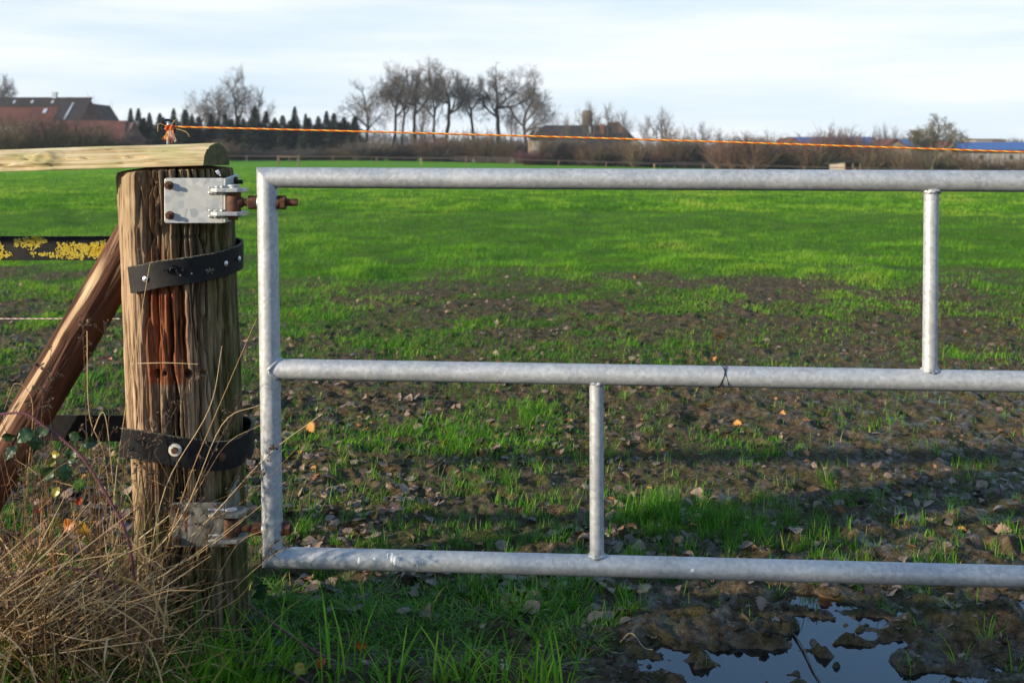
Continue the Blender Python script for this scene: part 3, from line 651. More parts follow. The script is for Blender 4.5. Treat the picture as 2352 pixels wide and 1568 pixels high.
# twisted bit of wire on the middle rail
def wire_tie():
    m = MB(); u0 = 1660
    for k, (ua, ub) in enumerate(((1645, 1668), (1673, 1658), (1650, 1664))):
        pts = []
        for i in range(25):
            t = i/24; a = 2*math.pi*t*1.0+0.5; uu = ua+(ub-ua)*(0.5-0.5*math.cos(a))
            c = G(uu, ext(630, 847, 2352, 876, uu)); r = RP*1.03+0.001*math.sin(k+i)
            pts.append(c+Vector((0, -math.cos(a-1.57)*r, math.sin(a-1.57)*r)))
        m.tube(pts, 0.0008, 6)
    c = G(1658, 890); m.tube([c+Vector((0, -0.02, 0.006)), c+Vector((0.001, -0.022, -0.004)), c+Vector((-0.003, -0.024, -0.012))], 0.0011, 6)
    o = m.build('wire_tie', M['dark_steel'], smooth=True)
    tag(o, 'scrap of thin dark wire wound round the middle rail of the gate', 'wire')
wire_tie()

# ------------------------------------------------------------------ rubber belts round the post
def belt(name, ctrl, w, th, label, sd):
    pts = catmull(ctrl, 14); m = MB(); e = MB(); rr = random.Random(sd); vs = []; n = len(pts); us = []
    for i, p in enumerate(pts):
        t = pts[min(i+1, n-1)]-pts[max(i-1, 0)]; nrm = Vector((t.y, -t.x, 0)).normalized(); tw = t.normalized()
        up = Vector((0, 0, 1)); up = (up-tw*up.dot(tw)).normalized()
        hw = w/2+rr.uniform(-.0006, .0006)
        for a, b in ((-1, -1), (1, -1), (1, 1), (-1, 1)):
            vs.append(p+nrm*th/2*a+up*hw*b)
    fs = [(i*4+k, i*4+(k+1) % 4, (i+1)*4+(k+1) % 4, (i+1)*4+k) for i in range(n-1) for k in range(4)]+[(0, 1, 2, 3)[::-1], tuple((n-1)*4+k for k in range(4))]
    m.add(vs, fs); root = empty(name, pts[len(pts)//2], label, 'belt')
    b = m.build('band', M['belt'], root, bevel=0.0012); b.location = -Vector(root.location)
    # frayed canvas along the upper edge
    for i in range(0, n-1):
        for q in range(10):
            f = rr.random(); p = pts[i].lerp(pts[i+1], f)+Vector((0, 0, w/2-0.0004))
            e.tube([p+Vector((rr.uniform(-th/2, th/2), rr.uniform(-th/2, th/2), -0.001)), p+Vector((rr.uniform(-.004, .004), rr.uniform(-.003, .003), rr.uniform(0.0005, 0.0022)))], [0.0009, 0.0005], 4)
    o = e.build('frayed_edge', M['belt_edge'], root); o.location = -Vector(root.location)
    return root
def around(cx, R_, angs): return [(cx+r*math.sin(R(a)), PD-r*math.cos(R(a)), z) for a, r, z in angs]
cx = P(412, 600, PD).x
r0 = 0.1485
UB = belt('rubber_belt', around(cx, r0, [(-34, r0, .898), (-18, r0, .905), (0, r0, .915), (25, r0+.001, .922), (50, r0+.002, .930), (75, r0+.004, .939), (95, r0+.006, .946), (120, r0+.003, .951), (150, r0, .953), (178, r0, .953)])+[(-1.0, 3.0, .952), (-1.3, 3.0, .952), (-1.9, 3.01, .954), (-2.6, 3.0, .956)], 0.063, 0.006, 'black rubber belt wrapped round the upper post, its free stretch crusted with yellow lichen', 1)
cx2 = P(430, 1030, PD).x; r1 = 0.1455
LB = belt('rubber_belt', [(-0.932, 2.712, .513), (-0.885, 2.704, .509)]+around(cx2, r1, [(-4, r1, .498), (15, r1, .489), (40, r1+.002, .474), (62, r1+.008, .470), (85, r1+.016, .480), (110, r1+.012, .490), (140, r1+.003, .486), (176, r1, .480)])+[(-1.0, 2.998, .478), (-1.3, 3.0, .480), (-1.9, 3.01, .484), (-2.6, 3.0, .488)], 0.069, 0.006, 'black rubber belt wrapped round the lower post and fixed with a bolt and pale washer', 2)
def on_belt(root, cxx, r_, u, v, kind):
    d = PD-0.14
    for _ in range(6):
        x = (u-1176)/F*d; q = max(-0.98, min(0.98, (x-cxx)/(r_+0.004))); d = PD-(r_+0.004)*math.sqrt(1-q*q)
    p = P(u, v, d); nrm = Vector((q, -math.sqrt(1-q*q), 0)); m = MB()
    if kind == 'screw':
        m.lathe(p, nrm, [(0, 0.0066), (0.0012, 0.0064), (0.0018, 0.004), (0.0035, 0.0032), (0.004, 0.001)], 18); o = m.build('screw', M['zinc'], root, auto=40)
    elif kind == 'dot':
        m.lathe(p, nrm, [(0, 0.0022), (0.0012, 0.0018)], 10); o = m.build('nail', M['zinc'], root)
    elif kind in ('hole', 'tear'):
        rr = random.Random(5); ax = nrm; a_ = Vector((0, 0, 1)); b_ = a_.cross(ax)
        for q in range(26 if kind == 'hole' else 14):
            s_ = .0015 if kind == 'hole' else .0032; c_ = p+a_*rr.gauss(0, .003 if kind == 'hole' else .005)+b_*rr.gauss(0, .005 if kind == 'hole' else .011); e_ = Vector((rr.gauss(0, 1), rr.gauss(0, 1), rr.gauss(0, 1))).normalized(); m.tube([c_-nrm*.001, c_+nrm*s_, c_+e_*s_*1.5+nrm*s_], [s_, s_*.9, s_*.3], 5)
        o = m.build('mossy_hole' if kind == 'hole' else 'torn_flap', M['belt_edge' if kind == 'hole' else 'belt'], root)
    elif kind == 'bolt':
        m.lathe(p-nrm*0.001, nrm, [(0, 0.0155), (0.002, 0.0152), (0.0026, 0.013)], 28); o = m.build('washer', simple('pale_washer', (0.60, 0.57, 0.48), 0.6, 0.2, 90), root, auto=40); o.location = -Vector(root.location)
        m = MB(); hexnut(m, p+nrm*0.0012, nrm, 0.0085, 0.007); o = m.build('bolt', M['rust'], root, auto=35)
    else:
        m.lathe(p, nrm, [(0, 0.0105), (0.002, 0.010), (0.003, 0.006)], 18); o = m.build('bolt', M['rust'], root, auto=40)
    o.location = -Vector(root.location)
for u, v in ((333, 641), (519, 605), (549.5, 594)): on_belt(UB, cx, r0+(0.005 if u > 540 else 0.002), u, v, 'screw')
for u, v in ((414, 632), (440, 628)): on_belt(UB, cx, r0, u, v, 'dot')
on_belt(UB, cx, r0+.001, 482, 621, 'hole'); on_belt(UB, cx, r0+.001, 398, 620, 'tear')
on_belt(LB, cx2, r1, 402, 1033, 'bolt'); on_belt(LB, cx2, r1+.003, 510, 1049, 'rusty')
def lichen():
    m = MB(); rr = random.Random(12); rng = np.random.default_rng(5)
    n = 0; xs_ = rng.uniform(-2.2, -1.07, 4000); zs_ = rng.uniform(-.031, .031, 4000); thr = float(np.percentile(fbm(xs_*6.5, zs_*17+3, 4, 19), 60))
    while n < 2400:
        x = rr.uniform(-2.2, -1.07); z = rr.uniform(-0.031, 0.031)
        dens = float(fbm(np.array(x*6.5), np.array(z*17+3), 4, 19))
        if dens < thr+0.05*(rr.random()-.3): continue
        dens = 0.55+(dens-thr)
        n += 1; r_ = rr.uniform(0.0010, 0.0036)*(0.5+dens); z = max(-0.031+r_*0.6, min(0.031-r_*0.4, z))
        N = 7; pts = []
        for j, s, y in ((0, 1.0, 0.0), (1, 0.78, -0.0009), (2, 0.35, -0.0005)):
            for k in range(N):
                a = 2*math.pi*k/N+rr.random()*0.4; q = s*r_*rr.uniform(0.7, 1.25)
                pts.append((x+q*math.cos(a), 3.0-0.003+y+0.01*(-(x+1.3)/0.6 if x < -1.3 else 0)*0-0.0004, 0.952+z+q*math.sin(a)))
        fs = [(j*N+k, j*N+(k+1) % N, (j+1)*N+(k+1) % N, (j+1)*N+k) for j in range(2) for k in range(N)]+[tuple(2*N+k for k in range(N))]
        m.add(pts, fs, min(1, max(.02, dens*2.6-1.1+rr.uniform(-.25, .25))))
    o = m.build('lichen', M['lichen'], UB, smooth=False); o.location = -Vector(UB.location)
lichen()

# ------------------------------------------------------------------ half-round rail lying on the post
def fence_rail():
    root = empty('fence_rail', P(300, 385, 2.76), 'pale half-round wooden rail with a large knot, lying on top of the gate post', 'rail')
    NX, NA = 420, 90
    dn, df = 2.72, 2.848
    xs = np.linspace(0, 1, NX); a = np.linspace(0, math.pi, NA)
    # centre axis from right end to far left, flat side down
    xr0 = P(467, 380, dn).x; L = 3.0
    X, A = np.meshgrid(xs, a, indexing='ij')
    x_along = -X*L
    zb = P(467, 380.5, dn).z-0.030*X*L
    H = 0.0545+0.003*(fbm(X*L*2, A*0.5, 2, 4)-0.5); W = (df-dn)/2
    prof = (fbm(X*L*3.0, A*7, 4, 6)-0.5)
    grain = fbm(X*L*5+0.8*vn(X*L*6, A*4, 3), A*24, 3, 9)
    D = 0.0035*prof-0.0022*ss(0.45, 0.3, grain)
    for k, (ac, x0, x1, dp) in enumerate(((0.55, 0.12, 0.62, 0.006), (0.30, 0.45, 1.2, 0.007), (0.85, 0.05, 0.4, 0.003), (0.40, 0.62, 2.0, 0.006), (0.95, 0.5, 1.4, 0.003), (0.2, 0.1, 0.5, 0.004))):
        ce = ac+0.10*(vn(X*L*7, X*0+k, 19)-0.5)+0.05*(vn(X*L*26, X*0+k, 20)-0.5)
        step = np.where(A < ce, 1.0, 0.0)*np.exp(-np.maximum(0, ce-A)/0.10)
        D -= 2.2*dp*step*ss(x0, x0+0.05, X*L)*(1-ss(x1-0.05, x1, X*L))
    # knot
    kx = -(P(92, 370, dn).x-xr0); q = np.sqrt(((X*L-kx)/0.030)**2+((A-0.50)/0.42)**2)
    D += 0.010*np.exp(-q*q)-0.006*np.exp(-(q/0.38)**2)+0.0025*np.cos(q*9)*np.exp(-q)
    ca, sa = np.cos(A), np.sin(A)
    Y = (dn+df)/2-ca*(W+D)+0.01*np.sin(X*3)
    Z = zb+sa**0.9*(H+D)
    skew = (0.030*(Y-dn)/(df-dn))
    XX = xr0+x_along+skew*(1-X)
    V = np.stack([XX, Y, Z], -1).reshape(-1, 3); i = np.arange(NX*NA).reshape(NX, NA)
    Fq = np.stack([i[:-1, :-1], i[1:, :-1], i[1:, 1:], i[:-1, 1:]], -1).reshape(-1, 4)
    under = np.stack([i[:-1, 0], i[:-1, -1], i[1:, -1], i[1:, 0]], -1)
    o = np_mesh('log', V, [Fq, under], M['rail'], root); o.location = -Vector(root.location)
    e = V[i[0]]; c = e.mean(0); EV = np.concatenate([e+np.array([0.0004, 0, 0]), e*0.5+c*0.5+np.array([0.001, 0, 0.0]), [c+np.array([0.0012, 0, 0])]])
    n = NA; f1 = np.array([[k, k+1, n+k+1, n+k] for k in range(n-1)]+[[n-1, 0, n, 2*n-1]]); f2 = np.array([[n+k, n+k+1, 2*n] for k in range(n-1)]+[[2*n-1, n, 2*n]])
    o = np_mesh('end_grain', EV, [f1, f2], M['endgrain'], root, smooth=False); o.location = -Vector(root.location)
    o['label'] = 'dark mossy sawn end of the rail'
fence_rail()

# ------------------------------------------------------------------ leaning brace pole
def brace():
    NA, NZ = 160, 420
    dT, dB = 2.905, 2.885
    pT = P(333, 507, dT); pB = P(-200, 1412, dB); ax = (pB-pT); L = ax.length; ax.normalize()
    ny = Vector((0, 1, 0)); nx = ny.cross(ax).normalized(); ny = ax.cross(nx)
    t = np.linspace(0, L, NZ); a = np.linspace(-math.pi, math.pi, NA, endpoint=False); A, T = np.meshgrid(a, t)
    r_ = 0.053+0.004*T
    D = 0.006*(fbm(np.cos(A)*2+5, T*3+np.sin(A)*2, 3, 8)-0.5)-0.0016*ss(0.5, 0.35, fbm(A*9, T*4, 3, 9))
    for ka, kt in ((-0.3, 0.28), (0.45, 0.34), (-0.2, 0.75), (0.1, 0.52), (-0.7, 0.62)):
        q = np.sqrt(((A-ka)*0.065/0.014)**2+((T-kt)/0.018)**2); D += 0.005*np.exp(-q*q)-0.004*np.exp(-(q/0.35)**2)
    D -= 0.004*ss(0.0, 0.05, A-0.2-0.6*vn(T*5, T*0, 4))*(1-ss(0.5, 0.6, A-0.2-0.6*vn(T*5, T*0, 4)))*ss(0.15, 0.3, T)
    rad = r_+D
    sk = 0.75*(np.cos(A+2.2))*0.065*np.clip(1-T/0.25, 0, 1)   # slanting cut against the post
    B = np.array(pT)+np.array(ax)*(T+sk)[..., None]+rad[..., None]*(np.cos(A)[..., None]*np.array(-ny)+np.sin(A)[..., None]*np.array(nx))
    V = B.reshape(-1, 3); i = np.arange(NA*NZ).reshape(NZ, NA); j = np.roll(i, -1, 1)
    Fq = np.stack([i[:-1], j[:-1], j[1:], i[1:]], -1).reshape(-1, 4)
    V = np.concatenate([V, [B[0].mean(0)], [B[-1].mean(0)]]); n = len(V)
    f3 = np.array([[i[0, (k+1) % NA], i[0, k], n-2] for k in range(NA)]+[[i[-1, k], i[-1, (k+1) % NA], n-1] for k in range(NA)])
    pe = fbm(A*4+2*vn(T*6, A*0, 5), T*2.2, 3, 44); c_ = np.exp(-((A-0.85+0.3*np.sin(T*5))/0.55)**2); pl = ss(0.56, 0.62, pe*0.6+0.36*c_); pl = np.maximum(pl*ss(0.12, 0.2, T), 0.55*ss(0.52, 0.57, pe)*(1-ss(0.0, 0.22, T)))
    o = np_mesh('brace_pole', V, [Fq, f3], M['brace'], attrs={'peel': np.concatenate([np.clip(pl, 0, 1).ravel(), [0, 0]])})
    # local axes so that the bark grain runs along the pole
    Mw = Matrix((nx, ny, ax)).transposed().to_4x4(); Mw.translation = pB
    o.data.transform(Mw.inverted()); o.matrix_world = Mw
    tag(o, 'leaning round pole of reddish wood with peeling bark, propped against the gate post', 'brace pole')
brace()

# ------------------------------------------------------------------ insulator, rope and fence wire
def insulator():
    c = P(385, 293, 2.86); root = empty('ring_insulator', P(385, 345, 2.86), 'black plastic ring insulator on a steel pin above the rail', 'insulator')
    m = MB(); ax = Vector((0.25, -1, 0.05)).normalized(); ro = 20/F*2.86
    m.lathe(c-ax*0.007, ax, [(0, ro*0.72), (0, ro*0.95), (0.003, ro), (0.011, ro), (0.014, ro*0.95), (0.014, ro*0.72), (0.0, ro*0.72)], 40)
    m.f = [f for f in m.f if len(f) == 4]
    n = ax.orthogonal().normalized(); b = ax.cross(n)
    for k in range(3):
        a = 0.6+k*2.094; q = n*math.cos(a)+b*math.sin(a); m.tube([c, c+q*ro*0.75], [0.004, 0.003], 8)
    m.lathe(c-ax*0.005, ax, [(0, 0.007), (0.016, 0.0065)], 16)
    o = m.build('ring', M['plastic'], root, auto=40); o.location = -Vector(root.location)
    m = MB(); m.tube([P(386, 395, 2.86), P(386, 318, 2.86), P(387, 300, 2.855), P(387, 282, 2.845)], 0.0038, 12); o = m.build('pin', M['zinc'], root, smooth=True); o.location = -Vector(root.location)
insulator()
def helix(pts, n, r, pitch, rs, idx, seg=6):
    out = []; L = 0; pts = [Vector(p) for p in pts]
    for i, p in enumerate(pts):
        if i: L += (pts[i]-pts[i-1]).length
        t = (pts[min(i+1, len(pts)-1)]-pts[max(i-1, 0)]).normalized(); a = Vector((0, 0, 1)); a = (a-t*a.dot(t)).normalized(); b = t.cross(a)
        an = 2*math.pi*(L/pitch+idx/n); out.append(p+(a*math.cos(an)+b*math.sin(an))*r)
    return out
def rope():
    root = empty('rope', P(400, 292, 2.82), 'orange and yellow twisted rope knotted to the insulator and stretched across above the gate', 'rope')
    def cp(t):
        u = 402+(3500-402)*t; v = 291.5+(u-402)*0.0300-3.0*math.sin(math.pi*min(1, (u-402)/2000)) ; d = 2.82-0.02*t
        return P(u, v, d)
    N = 1100; pts = [cp(i/N) for i in range(N+1)]
    for k, mt in enumerate(('rope_o', 'rope_o', 'rope_y')):
        m = MB(); m.tube(helix(pts, 3, 0.00125, 0.030, 0, k), 0.00135, 5); o = m.build('strand', M[mt], root, smooth=True); o.location = -Vector(root.location)
    m = MB(); c = P(392, 293, 2.815); rr = random.Random(3)
    for lp in range(4):
        pts = [c+Vector((0.010*math.cos(a*1.0+lp)*rr.uniform(.6, 1), -0.010+0.008*math.sin(a*2+lp), 0.005*math.sin(a+lp*1.7))) for a in [i*2*math.pi/18 for i in range(19)]]
        m.tube(pts, 0.0019, 6)
    o = m.build('knot', M['rope_o'], root, smooth=True); o.location = -Vector(root.location)
    for mt, cnt in (('rope_o', 16), ('rope_y', 5), ('rope_w', 7)):
        m = MB()
        for k in range(cnt):
            s = c+Vector((rr.uniform(-.006, .012), -0.012, -0.004)); dx = rr.uniform(-0.016, 0.010) if mt != 'rope_w' else rr.uniform(0.0, 0.022); dz = rr.uniform(-0.036, -0.02)
            m.tube(catmull([s, s+Vector((dx*0.3, -0.006, dz*0.4)), s+Vector((dx*0.8, -0.008, dz*0.8)), s+Vector((dx, rr.uniform(-.012, .004), dz))], 4), 0.0006, 4)
        if mt == 'rope_y':
            for e1, e2 in (((365, 284), (362, 303)), ((425, 302), (436, 315)), ((400, 278), (408, 274))):
                m.tube(catmull([c+Vector((0, -0.01, 0)), P(e1[0], e1[1], 2.80), P(e2[0], e2[1], 2.80)], 6), 0.0006, 4)
        o = m.build('frayed_end', M[mt], root, smooth=True); o.location = -Vector(root.location)
rope()
def fence_wire():
    root = empty('fence_wire', P(150, 730, 3.0), 'thin white and red twisted electric fence wire running left from the post at mid height', 'wire')
    pts = [Vector((-0.80-i*0.006, 2.985+0.0, P(0, 730, 3.0).z)) for i in range(300)]
    for k, mt in enumerate(('rope_w', 'rope_r', 'rope_w')):
        m = MB(); m.tube(helix(pts, 3, 0.0008, 0.018, 0, k), 0.00095, 5); o = m.build('strand', M[mt], root, smooth=True); o.location = -Vector(root.location)
fence_wire()

# ------------------------------------------------------------------ grass and litter
def blades(name, pos, h, w, az, lean, curl, rnd, S=3, mat='grass', face=None, parent=None, label=None, cat='grass'):
    n = len(pos); k = np.linspace(0, 1, S+1)
    d = np.stack([np.cos(az), np.sin(az)], -1)
    fa = az+math.pi/2 if face is None else face
    sd_ = np.stack([np.cos(fa), np.sin(fa)], -1)
    V = np.zeros((n, 2*S+1, 3), np.float32)
    for i in range(S+1):
        t = k[i]; ang = lean+curl*t
        out = h*t*np.sin(np.clip(lean+curl*t*0.6, -1.6, 2.4)); up = h*t*np.cos(np.clip(lean+curl*t*0.6, -1.6, 2.4))
        c = np.stack([pos[:, 0]+d[:, 0]*out, pos[:, 1]+d[:, 1]*out, pos[:, 2]+up], -1)
        if i == S: V[:, 2*S] = c
        else:
            wd_ = (w*(1-0.55*t)*(0.8 if i == 0 else 1))[:, None]/2; s3 = np.concatenate([sd_*wd_, np.zeros((n, 1))], 1)
            V[:, 2*i] = c-s3; V[:, 2*i+1] = c+s3
    b = (np.arange(n)*(2*S+1))[:, None]
    q = np.concatenate([b+np.array([[2*i, 2*i+1, 2*i+3, 2*i+2]]) for i in range(S-1)], 0)
    tr_ = b+np.array([[2*S-2, 2*S-1, 2*S]])
    o = np_mesh(name, V.reshape(-1, 3), [q, tr_], M[mat], parent, True, {'rnd': np.repeat(rnd, 2*S+1)})
    if label: tag(o, label, cat, kind='stuff')
    return o
rng = np.random.default_rng(7)
def wedge(n, d0, d1, p=1.0, margin=0.5, side=0.47):
    t = rng.random(n)
    if p == 0: d = d0+(d1-d0)*t
    else: d = (d0**-p+(d1**-p-d0**-p)*t)**(-1/p)
    x = (rng.random(n)*2-1)*(side*d+margin); return x, d
def field_grass():
    parts = []
    X, Y, Hh, Ww, Rn = [], [], [], [], []
    for n, d0, d1, p, hm, wm in ((520000, 4.5, 26, 0.8, 0.080, 0.0055), (230000, 24, 110, 0.6, 0.10, 0.014)):
        x, y = wedge(int(n*1.3), d0, d1, p, 1.2, 0.60); n = len(x); g = grassy(x, y)*(0.68+0.32*ss(5.5, 9.5, y)); cl = fbm(x/0.30, y/0.42, 3, 93); sel = rng.random(n) < np.clip(g*1.15-0.12, 0, 1)*np.clip(0.58+0.8*ss(0.36, 0.58, cl), 0, 1)
        x, y, g = x[sel], y[sel], g[sel]; tus = 0.5*fbm(x/0.55, y/0.9, 3, 91)+0.5*fbm(x/0.30, y/0.42, 3, 93); big = fbm(x/2.4, y/5, 2, 92)
        hh = hm*(0.32+0.45*rng.random(len(x))+2.6*np.maximum(0, tus-0.46))*(0.5+0.5*g); ww = wm*(0.6+0.6*rng.random(len(x)))*(1+0.02*y)
        rn = np.clip(0.16+1.4*(tus-0.36)+0.6*(big-0.5)+0.30*rng.random(len(x))+0.16*ss(14, 40, y), 0, 0.94); rn = np.where(rng.random(len(x)) < 0.03*(1-g)+0.012, 0.99, rn)
        X.append(x); Y.append(y); Hh.append(hh); Ww.append(ww); Rn.append(rn)
    x, y, hh, ww, rn = map(np.concatenate, (X, Y, Hh, Ww, Rn)); n = len(x)
    pos = np.stack([x, y, gz(x, y)-0.004], -1)
    blades('field_grass', pos, hh, ww, rng.random(n)*6.283, 0.15+0.5*rng.random(n), 0.3+0.9*rng.random(n), rn, 2, label='bright green pasture grass spreading from the muddy patch to the far fence')
field_grass()
def mud_grass():
    x, y = wedge(420000, 2.95, 8.5, 1.6, 0.25); g = grassy(x, y); fine = fbm(x/0.05, y/0.05, 2, 101)
    sparse = 0.46*ss(0.50, 0.72, fine)*(0.25+0.75*ss(0.35, 0.6, fbm(x/0.3, y/0.3, 2, 102)))*(1-0.45*ss(0.3, 1.2, x))*ss(2.9, 3.2, y)
    sel = rng.random(len(x)) < np.clip(0.42*ss(0.26, 0.85, g)*ss(0.36, 0.66, fine)*(0.45+0.9*ss(0.35, 0.65, fbm(x/0.17, y/0.2, 2, 104)))+sparse, 0, 1)
    x, y, g = x[sel], y[sel], g[sel]; z = gz(x, y); k = z > WATER+0.004; x, y, g, z = x[k], y[k], g[k], z[k]; n = len(x)
    hh = (0.022+0.062*rng.random(n)**1.6)*(0.75+0.55*g); ww = 0.0018+0.0018*rng.random(n)
    rn = np.clip(0.0+0.55*rng.random(n)+0.5*(fbm(x/0.3, y/0.3, 2, 103)-0.45)+0.08*g, 0, 0.9); rn = np.where(rng.random(n) < 0.04, 0.99, rn)
    blades('mud_grass', np.stack([x, y, z-0.003], -1), hh, ww, rng.random(n)*6.283, 0.02+0.5*rng.random(n)**1.5, 0.1+0.9*rng.random(n), rn, 3, label='short green grass sprouting in tufts from the mud behind the gate')
mud_grass()
def near_grass():
    X, Y, H, W, A, Le, Cu, Rn = [], [], [], [], [], [], [], []
    def tuft(u, d, n, h, spread, w=0.0032, lean=0.5, rn0=0.1, rs=0.5):
        cx = (u-1176)/F*d
        a = rng.random(n)*6.283; r_ = spread*np.sqrt(rng.random(n)); X.append(cx+r_*np.cos(a)); Y.append(d+r_*np.sin(a)*0.8)
        H.append(h*(0.45+0.75*rng.random(n))); W.append(w*(0.6+0.7*rng.random(n))); A.append(a+rng.normal(0, 0.7, n)); Le.append(lean*(0.2+rng.random(n))); Cu.append(0.2+1.3*rng.random(n)); q = rn0+rs*rng.random(n); Rn.append(np.where(rng.random(n) < 0.05, 0.99, np.minimum(q, 0.9)))
    rr = random.Random(8)
    for k in range(170):    # the verge under the gate
        u = rr.uniform(560, 1330); d = rr.uniform(2.72, 3.12); tuft(u, d, 30, rr.uniform(0.035, 0.08), 0.06, 0.0034, 1.0, 0.10, 0.60)
    for k in range(26):    # tall blades on the near side
        u = rr.uniform(600, 1300)+rr.uniform(-20, 20); d = rr.uniform(2.44, 2.66); tuft(u, d, 8, rr.uniform(0.05, 0.12), 0.04, 0.0058, 0.5, 0.1, 0.55)
    for u, d, n, h in ((1140, 2.46, 14, .13), (1230, 2.44, 12, .16), (1190, 2.45, 10, .10), (1290, 2.45, 12, .12), (1080, 2.47, 10, .13), (900, 2.52, 9, .14), (1000, 2.50, 9, .13), (1060, 2.52, 9, .15), (800, 2.55, 6, .15), (760, 2.5, 12, .18)):
        tuft(u, d, n, h, 0.03, 0.0058, 0.25, 0.4, 0.45)
    for u, v, n, h in ((1310, 1390, 45, .075), (1440, 1410, 40, .07), (1395, 1440, 28, .07), (1520, 1480, 14, .05), (1660, 1400, 8, .05), (1720, 1420, 8, .055), (1780, 1360, 16, .05), (1830, 1365, 10, .05), (2060, 1400, 18, .06), (2180, 1420, 14, .06), (2230, 1400, 14, .06), (2120, 1370, 20, .06), (2270, 1480, 14, .07), (2200, 1520, 10, .07), (1995, 1490, 6, .06), (2030, 1390, 12, .05), (2330, 1540, 12, .08), (1600, 1330, 20, .05), (1700, 1340, 16, .05), (1250, 1490, 26, .07), (1330, 1520, 16, .08), (1630, 1520, 6, .04), (2100, 1535, 8, .05), (2110, 1450, 8, .045)):
        tuft(u, ZC*F/(v-HZ), n, h, 0.02, 0.0022, 0.4, 0.3, 0.5)
    for k in range(95): # verge grass left, among the dry stems
        u = rr.uniform(-80, 640); d = rr.uniform(2.36, 2.62); tuft(u, d, 16, rr.uniform(0.08, 0.22), 0.05, 0.0045, 0.45, 0.3, 0.5)
    x, y, h, w, a, le, cu, rn = map(np.concatenate, (X, Y, H, W, A, Le, Cu, Rn)); z = gz(x, y); k = (z > WATER-0.004)
    x, y, h, w, a, le, cu, rn, z = [q[k] for q in (x, y, h, w, a, le, cu, rn, z)]
    blades('tall_grass', np.stack([x, y, z-0.004], -1), h, w, a, le, cu, rn, 6, face=a+math.pi/2+rng.normal(0, .5, len(a)), label='longer fresh green grass on the verge under and before the gate')
near_grass()
